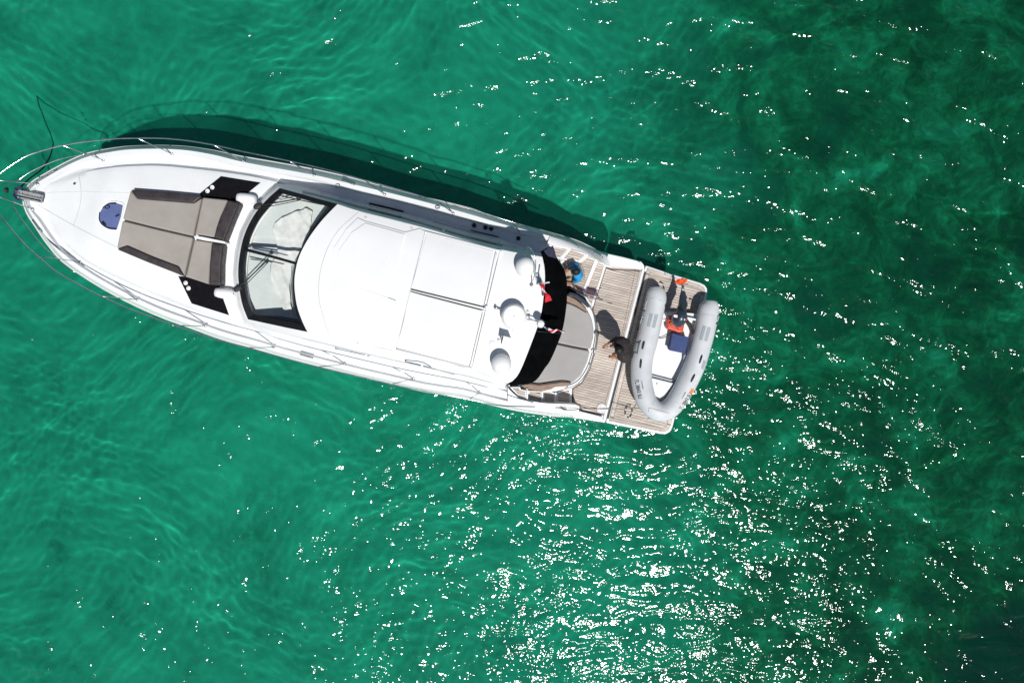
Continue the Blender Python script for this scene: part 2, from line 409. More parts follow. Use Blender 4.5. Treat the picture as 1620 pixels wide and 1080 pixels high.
xs = axis_coords(19, .09, 2400); ys = axis_coords(14, .09, 2400); X, Y = np.meshgrid(xs, ys)
c = []
for i in range(40):
    lam = np.exp(rs.uniform(np.log(.8), np.log(7))); k = 2*np.pi/lam; th = rs.uniform(0, 6.28)
    c.append((k*math.cos(th), k*math.sin(th), .012*lam**.75, rs.uniform(0, 6.28)))
c2_ = []
for i in range(40):
    lam = np.exp(rs.uniform(np.log(.38), np.log(1.3))); k = 2*np.pi/lam; th = rs.uniform(0, 6.28)
    c2_.append((k*math.cos(th), k*math.sin(th), .006*lam**.5, rs.uniform(0, 6.28)))
Z = -3.1+(field(X, Y, c)+field(X+.15*np.sin(2*Y+X), Y+.15*np.sin(2.3*X-Y), c2_))*np.clip((40-np.abs(X))/20, 0, 1)*np.clip((40-np.abs(Y))/20, 0, 1)
nx, ny = len(xs), len(ys); idx = np.arange(nx*ny).reshape(ny, nx)
F = np.stack([idx[:-1, :-1].ravel(), idx[:-1, 1:].ravel(), idx[1:, 1:].ravel(), idx[1:, :-1].ravel()], 1)
me = bpy.data.meshes.new('seabed'); me.from_pydata(np.stack([X.ravel(), Y.ravel(), Z.ravel()], 1).tolist(), [], F.tolist()); me.update()
me.polygons.foreach_set('use_smooth', [True]*len(me.polygons))
so = bpy.data.objects.new('seabed', me); COL.objects.link(so); me.materials.append(M['bed']); so['kind'] = 'structure'
lo.data.cycles.is_caustics_light = True        # sunlight refracted by the waves onto the sand
wo_.cycles.is_caustics_caster = True; so.cycles.is_caustics_receiver = True

# ------------------------------------------------------------------ the yacht
ybase = P(600, 420, 0); ybase.z = 0
Y_ = thing('motor_yacht', 'long white motor yacht at anchor with black aft awning and teak stern platforms', 'yacht', ybase)

A_top = [(37, 312), (38.5, 302), (51, 288), (67, 278), (89, 265.5), (111, 254), (138, 243), (167, 237), (200, 232.5), (240, 231), (267, 231), (300, 233), (340, 239), (378, 247), (422, 254.5), (467, 262.5), (511, 271), (560, 282.5), (611, 297), (655, 309), (700, 319), (744, 330), (767, 338), (811, 352), (860, 365.5), (910, 380), (943, 395), (964, 401), (986, 406), (1008, 412)]
A_bot = [(37, 312), (38, 324), (45, 341), (55.5, 356.7), (73, 383), (95.5, 410), (120, 429), (161, 455), (207.7, 480), (254.6, 501), (301.5, 518), (348, 535), (402, 550), (444, 562.5), (507, 579), (570, 595), (620, 606.5), (664, 617), (700, 623), (731, 627.5), (775.5, 639), (820, 649), (864, 655.5), (898, 660), (931, 664.5), (956, 668)]
B_top = [(43, 313), (45, 304), (56, 291.5), (72, 281.5), (93, 269), (114, 258), (140, 247.5), (169, 241.5), (200, 237), (240, 235.5), (267, 236), (300, 238.5), (340, 245.5), (378, 255), (422, 263.5), (467, 271.5), (511, 280), (560, 292), (611, 304), (655, 315), (691, 324.5), (722, 333), (755.5, 342.5), (800, 356), (833, 364), (876, 375), (915, 388), (945, 399.5), (964, 405), (986, 410), (1008, 416)]
B_bot = [(43, 313), (43, 323), (49, 339), (59.5, 354.7), (77, 380.5), (98.5, 407), (122.5, 426), (163, 451.5), (209.5, 476), (256, 497), (303, 514), (349.5, 530.8), (403.5, 546), (445.5, 558.5), (508.5, 575), (571.5, 591), (621.5, 602.5), (665.5, 613), (701, 619), (732, 623.5), (776.5, 635), (821, 645), (865, 651.5), (898.5, 655.5), (931.5, 660), (956, 663.5)]
C_top = [(66, 306), (85, 289), (133, 270), (187, 262), (250, 259), (300, 262.5), (367, 270), (422, 279), (455.5, 287), (500, 300), (584, 322), (638, 334), (691, 351), (733, 363), (789, 374), (829, 389), (862, 397)]
C_bot = [(66, 318), (79, 352), (100, 383), (142, 418), (217, 455), (287, 484), (348, 507), (400, 524), (454, 541), (507, 556), (570, 572), (640, 589), (700, 601), (760, 612), (805, 616)]

def interp(t, tab):
    for (a, x), (b, y) in zip(tab, tab[1:]):
        if t <= b: return x+(y-x)*max(0, (t-a)/(b-a))
    return tab[-1][1]
ZT = [(0, 2.72), (.1, 2.55), (.36, 2.30), (.6, 2.08), (.8, 1.90), (.86, 1.78), (.915, 1.55), (.955, .96), (1.0, .90)]
def line_z(pxl, dz=0, tab=ZT, tmax=1.0, n=120):
    """sample a traced line; the height follows the sheer"""
    q2 = catmull([Vector((a, b, 0)) for a, b in pxl], 10); q2 = resample(q2, n)
    return [P(v.x, v.y, interp(i/(n-1)*tmax, tab)+dz) for i, v in enumerate(q2)]
NH = 120
At = line_z(A_top, -.32); Ab = line_z(A_bot, -.32); Bt = line_z(B_top); Bb = line_z(B_bot)
for L_ in (At, Ab):                                   # outer skin tucks under the cap towards the stern
    for i in range(NH):
        pass
rows = []
for i in range(NH):
    t = i/(NH-1); a, b = At[i], Ab[i]; c = (a+b)/2; fl = 1-.42*(1-t)**2.2*(1 if t > .0 else 1)
    def in_(p, k, z): v = c+(p-c)*k; return Vector((v.x+.9*(1-t)**6*(1-k), v.y, z))
    zt = a.z
    r = [Bt[i], Bt[i].lerp(a, .6)+Vector((0, 0, .03)), a, in_(a, .5+.46*min(1, fl), zt*.55), in_(a, min(.95, .25+.70*fl), .25), in_(a, min(.9, .16+.72*fl), -.05), in_(a, .45*fl, -.5), Vector((c.x, c.y, -.75+.3*(1-t)**3)),
         in_(b, .45*fl, -.5), in_(b, min(.9, .16+.72*fl), -.05), in_(b, min(.95, .25+.70*fl), .25), in_(b, .5+.46*min(1, fl), zt*.55), b, Bb[i].lerp(b, .6)+Vector((0, 0, .03)), Bb[i]]
    rows.append(r)
hull = grid('hull', rows, M['gel'], Y_); smooth_angle(hull, 50)
n_ = len(rows[0]); end = (NH-1)*n_
bm = bmesh.new(); bm.from_mesh(hull.data); bm.verts.ensure_lookup_table()
try: bm.faces.new([bm.verts[end+k] for k in range(n_)])
except Exception: pass
bmesh.ops.recalc_face_normals(bm, faces=bm.faces); bm.to_mesh(hull.data); bm.free()

# deck: from the gunwale over the side deck and up onto the coachroof
TE = .865
def cut(pxl, n, dz, tmax): return line_z(pxl, dz, tmax=tmax, n=n)
ND = 110
def sub_line(L_, tmax, n):                     # first part of an already sampled line
    k = int(tmax*(len(L_)-1)); return resample(L_[:k+1], n)
kt, kb = .862, .858
Dt = sub_line(Bt, kt, ND); Db = sub_line(Bb, kb, ND)
Ct = line_z(C_top, -.10, tmax=.86, n=ND); Cb = line_z(C_bot, -.10, tmax=.86, n=ND)
rows = []
for i in range(ND):
    t = i/(ND-1)*.86
    rise = .24*max(0, min(1, (t-.02)/.12))*max(0, min(1, (.47-t)/.10)) if t < .47 else 0
    def toward(p, q_, d, z): u = (q_-p); u.z = 0; v = p+u.normalized()*min(d, u.length*.45); return Vector((v.x, v.y, z))
    a, b = Dt[i], Db[i]; c, d = Ct[i], Cb[i]
    if i < 3: c = c.lerp((a+b)/2, 0)
    w_ = min(.10, (a-b).length*.1)
    r = [a, toward(a, b, w_, a.z+.005), toward(a, b, w_*1.35, a.z-.09), c, toward(c, d, .10, c.z+rise*.85), toward(c, d, .22, c.z+rise)]
    m1 = r[-1]; r2 = [b, toward(b, a, w_, b.z+.005), toward(b, a, w_*1.35, b.z-.09), d, toward(d, c, .10, d.z+rise*.85), toward(d, c, .22, d.z+rise)]; m2 = r2[-1]
    for k in (.25, .5, .75):
        v = m1.lerp(m2, k); v.z += .05*(rise/.24)*(1-abs(k-.5)*1.2); r.append(v)
    rows.append(r+r2[::-1])
deck = grid('deck', rows, M['gel_grip'], Y_); smooth_angle(deck, 40)
deckT = bvh_of(deck)

# aft well: white moulding under the steps and the sun pad
aft = [(858, 392), (876, 384), (903, 389), (930, 398), (950, 405), (966, 411), (1008, 415.5), (1014, 420), (1016, 428), (954, 664), (930, 658), (905, 652), (880, 648), (850, 643), (820, 636), (800, 618), (806, 605), (850, 520), (862, 430)]
sole = prism('aft_deck_moulding', pts(aft, .86), .5, M['gel'], Y_, bevel=.02)
pl1 = [(1016.5, 417), (1019, 424), (1017.5, 432), (962, 650), (957, 667), (950, 668), (952, 664), (1014, 428), (1012, 416)]

# bulwark caps beside the steps
def bulwark(i0, i1, line, out, inner, zin, name):
    sec = line[i0:i1]; n = len(sec)
    inn = resample(catmull([P(a, b, z) for (a, b), z in zip(inner, zin)], 6), n)
    rows = [[s, s.lerp(k, .12)+Vector((0, 0, .02)), k.lerp(s, .15)+Vector((0, 0, .015)), k, Vector((k.x, k.y, .7))] for s, k in zip(sec, inn)]
    o = grid(name, rows, M['gel'], Y_); smooth_angle(o, 40); return o
it = lambda L_, x: min(range(len(L_)), key=lambda i: abs((L_[i].x/((H-L_[i].z)/FPX)+CX)-x))
i0 = it(Bt, 868); i1 = it(Bt, 970)
bw1 = bulwark(i0, i1, Bt, None, [(866, 385), (876, 388.5), (901.5, 392.5), (928, 401), (946, 411), (958, 417.5), (967, 420)], [1.86, 1.84, 1.78, 1.70, 1.5, 1.15, .98], 'bulwark')
i0b = it(Bb, 803); i1b = it(Bb, 922)
bw2 = bulwark(i0b, i1b, Bb, None, [(803, 613), (820, 629), (833, 632.5), (855, 637), (880, 638.5), (902, 639), (913.5, 641), (916, 649)], [1.86, 1.84, 1.8, 1.76, 1.70, 1.6, 1.45, 1.0], 'bulwark')
bwT = bvh_of(bw1, bw2, deck, sole)

# teak planking -----------------------------------------------------------------
def plank_area(outline, z, width_px, parent, mat=M['teak'], gap=.010, th=.012, ang=AX, border=0, phase=0.0):
    """individual planks clipped to an outline (world points at height z)"""
    out = [Vector((p.x, p.y)) for p in outline]
    ux = Vector((math.cos(ang), math.sin(ang))); nn = Vector((-ux.y, ux.x))
    d = [nn.dot(p) for p in out]; lo, hi = min(d), max(d); wd = width_px*(H-z)/FPX
    x = lo-phase*wd; k = 0
    while x < hi:
        pol = clip_half(out, nn, x+wd-gap/2); pol = clip_half(pol, -nn, -(x+gap/2)) if len(pol) > 2 else pol
        ded = []
        for p in pol:
            if not ded or (p-ded[-1]).length > 1e-4: ded.append(p)
        if len(ded) > 2:
            ar = abs(sum(a.x*b.y-b.x*a.y for a, b in zip(ded, ded[1:]+ded[:1])))/2
            if ar > .002:
                dz = random.uniform(-.0012, .0012)
                prism('plank', [Vector((p.x, p.y, z+th+dz)) for p in ded], th-.001, mat, parent); k += 1
        x += wd
    return k
def inset(poly, d):
    n = len(poly); out = []; ar = sum(a.x*b.y-b.x*a.y for a, b in zip(poly, poly[1:]+poly[:1])); s = 1 if ar > 0 else -1
    for i in range(n):
        a, b, c_ = poly[i-1], poly[i], poly[(i+1) % n]
        e1 = (b-a); e2 = (c_-b); e1.z = e2.z = 0; e1.normalize(); e2.normalize()
        n1 = Vector((-e1.y, e1.x, 0))*s; n2 = Vector((-e2.y, e2.x, 0))*s; m_ = (n1+n2)
        if m_.length < 1e-6: m_ = n1
        m_.normalize(); out.append(b+m_*(d/max(.35, m_.dot(n1))))
    return out

PLAT1 = [(957, 421), (968, 424.5), (1015, 427), (1012, 440), (955, 657), (919, 650.5), (916, 642), (905, 637), (904, 614), (919, 604), (931, 583), (940.5, 552), (944.5, 527), (941, 505), (936, 492), (937, 484)]
p1 = pts(PLAT1, .862)
prism('teak_bed', pts(PLAT1, .866), .01, M['caulk'], Y_)
plank_area(inset(p1, .045), .868, 3.95, Y_)
# margin boards
def margin(line, z, wpx, name='margin_board', parent=Y_):
    v = pts(line, z); 
    m_ = MB(); 
    for a, b in zip(v, v[1:]):
        pass
    k = wpx*(H-z)/FPX/2; L_ = []; R_ = []
    for i, p in enumerate(v):
        tdir = (v[min(i+1, len(v)-1)]-v[max(i-1, 0)]); tdir.z = 0; tdir.normalize(); nn = Vector((-tdir.y, tdir.x, 0)); L_.append(p+nn*k); R_.append(p-nn*k)
    return prism(name, L_+R_[::-1], .011, M['teak'], parent)
margin([(1013.6, 428.5), (1010.5, 442), (954.5, 655.5)], .8815, 2.6)
margin([(1011, 425.6), (968, 423.3)], .8815, 2.4)
rub = prism('platform_edge', pts([(1008, 411.5), (1015, 414), (1019.5, 420), (1019.5, 428), (1016, 441), (959, 662), (957.5, 668), (953.5, 668.5), (954.5, 660), (1012.5, 438), (1016, 426), (1013, 420), (1007, 416)], .90), .35, M['gel'], Y_, bevel=.02)

for l_ in ([(962, 401.5), (986, 406.8), (1008, 412.5), (1014.5, 416), (1015.5, 424.5), (1012, 425.5), (968, 421.5), (957, 417)], [(914.5, 649.5), (931, 653.5), (953.5, 659.3), (954.5, 667.8), (931, 664), (905, 660)]):
    prism('stern_cap', pts(l_, .985), .3, M['gel'], Y_, bevel=.012)
# swim platform
PL2o = [(1021.7, 419.5), (1062, 433), (1090, 441.5), (1108, 447), (1115, 450.5), (1119, 456), (1119, 464), (1064, 676), (1060, 683), (1053, 686.7), (1044, 686), (958.5, 668.5), (960, 661), (1018.5, 428)]
plat = prism('swim_platform', pts(PL2o, .60), .22, M['gel'], Y_, bevel=.03, seg=3)
PL2i = [(1024.5, 423.5), (1062, 436.5), (1089, 445), (1106, 450), (1112.5, 453.5), (1115.5, 458), (1115, 465), (1061, 673), (1057.5, 679.5), (1052, 682.5), (1044, 682), (963.5, 665.5), (964.5, 660), (1021.5, 432)]
prism('teak_bed', pts(PL2i, .604), .01, M['caulk'], Y_)
p2 = pts(PL2i, .606)
plank_area(inset(p2, .10), .606, 4.1, Y_)
ring_in = inset(p2, .008); ring_out = inset(p2, .092)
for i in range(len(p2)):      # border boards
    j = (i+1) % len(p2)
    quad = [ring_in[i], ring_in[j], ring_out[j], ring_out[i]]
    if (quad[0]-quad[1]).length < .12: quad = [ring_in[i], ring_in[j], ring_out[j], ring_out[i]]
    c_ = sum(quad, Vector())/4; quad = [c_+(v-c_)*.985+Vector((0, 0, .012)) for v in quad]
    prism('border_board', quad, .011, M['teak'], Y_)
prism('hinge_gap', pts([(1020, 430), (1022, 430), (963, 662), (960.5, 662)], .63), .1, M['rubber'], Y_)

# steps ---------------------------------------------------------------------------
def step(outline, z, planks=True, zb=.85):
    o = prism('step', pts(outline, z), z-zb, M['gel'], Y_, bevel=.012)
    ins = inset(pts(outline, z), .035)
    prism('teak_bed', [v+Vector((0, 0, .002)) for v in ins], .01, M['caulk'], o)
    plank_area(inset(pts(outline, z), .038), z+.002, 4.0, o)
    return o
step([(864, 386), (874, 388), (901, 392.5), (886, 409), (876, 409), (866, 402)], 1.72)
step([(902.5, 393), (929, 402.5), (915, 414), (901, 413), (887.5, 409.5)], 1.50)
step([(886, 412), (901, 415.5), (915.5, 416), (930, 404.5), (943, 411), (921.5, 465), (905, 461), (897, 455), (893, 430)], 1.30)
step([(944.5, 411.5), (957.5, 418.5), (937, 486), (930, 478), (923, 466)], 1.08)
arc = [P(a, b, 1.33) for a, b in [(885, 409.5), (893, 412.5), (902, 414.8), (915.5, 415.5)]]
tube('step_nosing', catmull(arc, 5), .022, M['gel'], Y_)
for a, b, z in (((902, 393), (886.5, 408.5), 1.74), ((929.5, 403), (915, 414.5), 1.52), ((943, 411), (921.5, 464.5), 1.32), ((957.8, 418.5), (936.5, 484.5), 1.10)):
    p, q_ = P(*a, z), P(*b, z); u = (q_-p).normalized(); nn = Vector((-u.y, u.x, 0))*.028
    prism('step_nosing', [p-nn, q_-nn, q_+nn, p+nn], .05, M['gel'], Y_, bevel=.008)
zs = [1.72, 1.50, 1.28, 1.07]
xsx = [(808, 833.5), (835.5, 857.5), (859.5, 878.5), (880.5, 902.5)]
sb = [([(806, 612), (823, 611.5), (824, 615.5), (833.5, 617.5), (833.5, 631.5), (820, 627.5)], 1.72),
      ([(835.5, 617.5), (857.5, 618.5), (857.5, 636.5), (835.5, 633)], 1.50),
      ([(859.5, 618.5), (870, 618), (878.5, 622), (878.5, 638), (859.5, 637.5)], 1.28),
      ([(880.5, 621), (893, 616), (902.5, 614.5), (902.5, 638.5), (880.5, 638)], 1.07)]
for o_, z in sb: step(o_, z)
for x, y0, y1, z in ((834.5, 616.5, 632, 1.75), (858.3, 618, 637, 1.53), (879.3, 620.5, 638.5, 1.31), (903.5, 614.5, 638, 1.10)):
    p, q_ = P(x, y0, z), P(x-.6, y1, z); nn = Vector((.02, 0, 0))
    prism('step_nosing', [p-nn, q_-nn, q_+nn, p+nn], .05, M['gel'], Y_, bevel=.006)

# aft sun pad -----------------------------------------------------------------------
base_l = [(850, 470), (896, 462), (912, 467.5), (930, 480), (938, 491), (942.5, 505), (945.5, 527), (942, 552), (933, 583), (920, 604.5), (905, 614), (893, 615.5), (880, 619), (868, 619.5), (840, 618), (822, 613.5), (818, 609), (840, 560)]
prism('sun_pad_base', pts(base_l, 1.42), .58, M['gel'], Y_, bevel=.04, seg=3)
def cushion(name, l, z, th, mat, parent=Y_, bev=.045, tree=None):
    top = pts(l, z) if tree is None else dpts(tree, l, z)
    return prism(name, top, th, mat, parent, bevel=bev, seg=3)
cushion('cushion', [(858, 490), (893, 478), (908, 481.5), (932, 494.5), (936.5, 505), (939.2, 520), (938.6, 534), (934, 552.5), (906, 547.5), (872, 540)], 1.60, .16, M['greypad'])
cushion('cushion', [(872, 542), (906, 549.5), (933.6, 554.6), (929, 573), (919, 594), (905.5, 606), (898, 602.5), (885, 602), (868, 604), (853, 606.5), (832, 604), (850, 570)], 1.60, .16, M['greypad'])
cushion('cushion', [(885, 466), (896.5, 466.5), (909, 471.8), (921, 481), (931.5, 493), (926, 492.5), (912, 483.5), (896, 476.5), (884, 477)], 1.64, .18, M['tan'], bev=.03)
cushion('cushion', [(824, 609), (838, 607), (853, 609), (871, 606.5), (889, 604), (902, 605), (905, 606.8), (894, 610.8), (878, 612), (872, 615.5), (861, 618), (844, 617), (831, 614)], 1.64, .18, M['tan'], bev=.03)
seam = [(832, 605.5), (853, 607.6), (871, 605.2), (889, 602.8), (903, 604.6)]
tube('cushion_piping', catmull(pts(seam, 1.63), 5), .014, M['brown'], Y_)
tube('cushion_piping', catmull(pts([(895, 477.6), (911, 484.8), (927, 494)], 1.62), 5), .012, M['brown'], Y_)
rimr = catmull(pts([(899, 463.5), (914, 469), (930, 481), (939, 495), (943, 510), (944, 527), (940.5, 552), (931.5, 582), (919, 602), (906, 611), (893, 613.5)], 1.52), 5)
tube('pad_rail', rimr, .011, M['steel'], Y_)
m_ = MB()
for p in rimr[6:-2:14]: m_.add(*tube_vf([p, p-Vector((0, 0, .12))], .014, 6))
m_.build('rail_feet', M['chrome'], Y_)
lathe('speaker_cap', P(938.5, 555, 1.42), [(.05, 0), (.05, .05), (.02, .06)], M['gel'], Y_)
# curved steel backrest beside the steps
v = pts([(901, 461.5), (913, 465), (926, 474), (934, 485), (930, 487), (920, 478), (909, 470.5), (898, 468)], 1.72)
prism('steel_backrest', v, .05, M['outboard'], Y_, bevel=.02)
# smoked side panel with rail standing by the steps
def vwall(name, path, z0, z1, th, mat, parent=Y_):
    pth = [P(a, b, z0) for a, b in path]; rows = []
    for i, p in enumerate(pth):
        d_ = (pth[min(i+1, len(pth)-1)]-pth[max(0, i-1)]); d_.z = 0; d_.normalize(); nn = Vector((-d_.y, d_.x, 0))*th/2
        rows.append([p+nn, Vector((p.x, p.y, z1))+nn, Vector((p.x, p.y, z1))-nn, p-nn, p+nn])
    m_ = MB(); n = len(rows)
    for r in rows: m_.v += r[:4]
    for i in range(n-1):
        for k in range(4): m_.f.append((i*4+k, i*4+(k+1) % 4, (i+1)*4+(k+1) % 4, (i+1)*4+k))
    m_.f += [(0, 1, 2, 3), tuple((n-1)*4+k for k in (3, 2, 1, 0))]
    return m_.build(name, mat, parent)
vwall('side_screen', [(914, 463), (926, 469), (938, 472.5), (951, 475)], 1.30, 1.72, .012, M['smoke'])
tube('screen_rail', pts([(912, 462), (925, 468.5), (939, 472.8), (957, 477), (968, 479.5)], 1.73), .014, M['steel'], Y_)
m_ = MB()
for a in [(913, 462), (925, 468), (951, 475.5)]: m_.add(*tube_vf([P(*a, 1.0), P(*a, 1.73)], .012, 6))
m_.build('screen_posts', M['steel'], Y_)
m_ = MB()
for k in range(6): 
    x = 899+k*4.6; y = 459+k*3
    m_.add(*ellipsoid_vf(P(x, y, 1.50), Vector((.08, .02, 0)), Vector((-.02, .085-.008*k, 0)), Vector((0, 0, .05)), 8, 6))
m_.build('folded_black_cover', M['black'], Y_, smooth=True)

# superstructure ---------------------------------------------------------------------
RZ = 3.52
pairs = [((386, 513, 2.30), (392.5, 505, 2.82)), ((375, 485, 2.42), (384.8, 485, 2.83)), ((371, 465, 2.46), (380.2, 465, 2.84)), ((368, 432, 2.5), (377, 432.5, 2.86)), ((371, 398, 2.5), (380, 400, 2.86)), ((379, 366, 2.5), (387.5, 370, 2.86)),
         ((394, 336, 2.48), (402.5, 340, 2.85)), ((414, 310, 2.42), (422.5, 316, 2.83)), ((434, 289, 2.28), (442.5, 298, 2.82)),
         ((470, 293, 2.12), (478, 307.5, 3.12)), ((500, 301, 2.10), (505, 315, 3.33)), ((540, 312, 2.05), (534, 323, 3.50)), ((584, 323, 2.02), (567, 333.5, RZ)), ((638, 336, 1.97), (638, 351.5, RZ)),
         ((691, 352, 1.93), (691, 366, RZ)), ((733, 364, 1.9), (733, 379, RZ)), ((789, 376, 1.86), (789, 394, RZ)), ((829, 391, 1.82), (826, 401, RZ)), ((856, 402, 1.8), (859, 406.5, RZ))]
aftc = [(862, 437), (859, 476), (854, 504.5), (842, 539), (821.5, 589), (806, 606.5)]
for a in aftc: tp = P(*a, RZ); pairs.append((Vector((tp.x, tp.y, 1.6)), (a[0], a[1], RZ)))
pairs += [((799, 616, 1.82), (798, 604.5, RZ)), ((744, 609, 1.86), (744, 583, RZ)), ((700, 601, 1.9), (700, 573, RZ)), ((640, 589, 1.97), (640, 559.5, RZ)), ((570, 573, 2.03), (570, 543.5, RZ)),
          ((519, 560, 2.07), (519.5, 531, RZ)), ((487, 551, 2.12), (487, 525, 3.50)), ((455, 541, 2.15), (455, 518.6, 3.30)), ((420, 529, 2.2), (420, 511, 3.02))]
rows = []
for a, b in pairs:
    a = a if isinstance(a, Vector) else P(*a); b = P(*b)
    mid_ = a.lerp(b, .5); out_ = (a-b); out_.z = 0
    dz_ = b.z-a.z
    def pr(k, z): return Vector((a.x+(b.x-a.x)*k, a.y+(b.y-a.y)*k, z))
    if 9 <= len(rows) <= 18: rows.append([Vector((a.x, a.y, a.z-.1)), a, pr(.50, a.z+dz_*.42), pr(.86, b.z-dz_*.12), pr(.93, b.z-.05), b]); continue
    rows.append([Vector((a.x, a.y, a.z-.1)), a, pr(.45, a.z+min(.12, dz_*.3)), pr(.56, a.z+dz_*.70), pr(.66, b.z-min(.10, dz_*.15)), b])
cab = grid('cabin_side', rows, M['gel'], Y_, closed=True); smooth_angle(cab, 45)

def coons(front, aft_, top, bot_, n, m, crown):
    f_ = resample(front, m); a_ = resample(aft_, m); t_ = resample(top, n); b_ = resample(bot_, n); rows = []
    for i in range(n):
        s = i/(n-1); r = []
        for j in range(m):
            k = j/(m-1)
            v = f_[j].lerp(a_[j], s)+t_[i].lerp(b_[i], k)-(f_[0].lerp(f_[-1], k).lerp(a_[0].lerp(a_[-1], k), s))
            v.z += crown*(1-(2*k-1)**4)*(1-.0*s); r.append(v)
        rows.append(r)
    return rows
wsR = [(534, 323, 3.50), (510, 350, 3.55), (490, 377.5, 3.57), (475.5, 405, 3.58), (469, 430, 3.58), (467.5, 452.5, 3.58), (471, 482.5, 3.56), (479, 508, 3.52), (486.5, 525, 3.50)]
front = catmull([P(*a) for a in wsR], 5)
aftl = catmull([P(a, b, RZ) for a, b in [(859, 406.5), (862, 437), (859, 476), (854, 504.5), (842, 539), (821.5, 589), (806, 606.5)]], 5)
topl = catmull([P(a, b, RZ) for a, b in [(534, 323), (567, 333.5), (638, 351.5), (691, 366), (733, 379), (789, 394), (826, 401), (859, 406.5)]], 5)
botl = catmull([P(a, b, RZ) for a, b in [(486.5, 525), (519.5, 531), (570, 543.5), (640, 559.5), (700, 573), (744, 583), (798, 604.5), (806, 606.5)]], 5)
for q_ in (topl, botl, aftl): 
    for v_ in q_: v_.z = RZ
roof = grid('hardtop', coons(front, aftl, topl, botl, 48, 30, .07), M['gel'], Y_)
roofT = bvh_of(roof)
def strip(name, l, wd, mat, tree, h=.004, parent=Y_, smoothn=4):
    q2 = catmull([Vector((a, b, 0)) for a, b in l], smoothn); L_ = []; R_ = []
    for i, v in enumerate(q2):
        p = P(v.x, v.y, drape(tree, v.x, v.y)+h); t2 = q2[min(i+1, len(q2)-1)]-q2[max(0, i-1)]; u = Vector((t2.x, -t2.y, 0)).normalized(); nn = Vector((-u.y, u.x, 0))*wd/2
        L_.append(p+nn); R_.append(p-nn)
    m_ = MB(); n = len(L_)
    for a, b in zip(L_, R_): m_.v += [a, b, a-Vector((0, 0, h+.01)), b-Vector((0, 0, h+.01))]
    for i in range(n-1):
        k = i*4; j = k+4; m_.f += [(k, k+1, j+1, j), (k+2, j+2, j+3, k+3), (k, j, j+2, k+2), (k+1, k+3, j+3, j+1)]
    m_.f += [(0, 2, 3, 1), ((n-1)*4, (n-1)*4+1, (n-1)*4+3, (n-1)*4+2)]
    return m_.build(name, mat, parent)
# roof mouldings
def draped(name, l, h, mat, tree=deckT, edge=5.0, th=.012, parent=Y_):
    bm = bmesh.new(); bm.faces.new([bm.verts.new((a, b, 0)) for a, b in l]); bmesh.ops.triangulate(bm, faces=bm.faces[:])
    for _ in range(30):
        long_ = [e for e in bm.edges if e.calc_length() > edge]
        if not long_: break
        bmesh.ops.subdivide_edges(bm, edges=long_, cuts=1); bmesh.ops.triangulate(bm, faces=bm.faces[:])
    v = [P(x.co.x, x.co.y, drape(tree, x.co.x, x.co.y, 2.4)+h) for x in bm.verts]; bm.faces.ensure_lookup_table(); f = [tuple(x.index for x in fc.verts)[::-1] for fc in bm.faces]; bm.free()
    o = mesh_obj(name, v, f, mat, parent, smooth=False); s_ = o.modifiers.new('solid', 'SOLIDIFY'); s_.thickness = th; return o
strip('roof_joint', [(567.5, 335), (535, 365), (515, 400), (505, 440), (505, 475), (512.5, 505), (520, 529)], .014, M['groove'], roofT)
strip('roof_joint', [(569, 335), (600, 343), (660, 357.5)], .012, M['groove'], roofT)
strip('roof_joint', [(521, 532), (560, 541.5), (620, 554)], .012, M['groove'], roofT)
def panel(name, l, h, mat=M['gel'], bev=.012, tree=roofT):
    if name != 'roof_track': return draped(name, l if len(l) < 8 else l, h, mat, tree, 11.0, h+.02)
    return prism(name, dpts(tree, l, h), h+.03, mat, Y_, bevel=bev, seg=3)
def smooth_poly(l, n=3): return [(v.x, v.y) for v in catmull([Vector((a, b, 0)) for a, b in l], n, closed=True)]
panel('sunroof_panel', [(566, 345), (576, 349.5), (641, 367.5), (665, 361.5), (671, 366), (671, 372), (648, 462), (628, 549), (621, 552.5), (612, 551), (529, 532), (517, 505), (512, 470), (514, 435), (528, 392), (548, 362)], .035)
panel('sunroof_panel', [(578, 353), (640, 370.5), (620, 445), (600, 531), (530, 516), (520, 480), (521, 440), (536, 396), (556, 368)], .065, bev=.03)
panel('roof_panel', [(675, 370), (781, 397.5), (771, 440), (763, 485.5), (650.5, 456)], .03)
panel('roof_panel', [(648.5, 462), (761, 491), (741, 580), (628.5, 553)], .03)
panel('roof_track', [(668, 364), (676, 366), (783, 393.5), (794, 395.5), (786, 398), (676, 369.8)], .05)
panel('roof_track', [(626, 553), (630, 551), (741, 579.5), (746, 579), (748, 583), (740, 583)], .05)
panel('roof_track', [(786.3, 397), (794.5, 396.5), (747.5, 581.5), (741.8, 580)], .045)
strip('roof_joint', [(791, 397), (769, 488), (747, 581)], .010, M['groove'], roofT, .05)
strip('roof_joint', [(784.5, 397), (765, 488), (743, 580)], .010, M['groove'], roofT, .05)
strip('roof_joint', [(672.5, 365), (650, 456), (626.5, 552)], .012, M['groove'], roofT, .04)
panel('roof_track', [(649.5, 456.2), (773, 485.8), (772, 491.5), (648.5, 462)], .04)
strip('track_slot', [(650, 457.6), (771, 487)], .024, M['rubber'], roofT, .052)
strip('track_slot', [(649.5, 461), (764, 490.5)], .018, M['rubber'], roofT, .052)
for a in ((770, 485.5), (765, 492)): lathe('track_stop', P(*a, 3.62), [(.03, 0), (.03, .05), (.01, .06)], M['white'], Y_, n=12)
for a in ((578, 345), (651, 362), (566, 541), (606, 549.5)):
    z = drape(roofT, *a); p = P(*a, z); lathe('roof_latch', p, [(.035, 0), (.03, .02)], M['cream'], Y_, n=10)
strip('roof_joint', [(566, 455), (600, 466), (626, 476)], .008, M['cream'], roofT, .068)

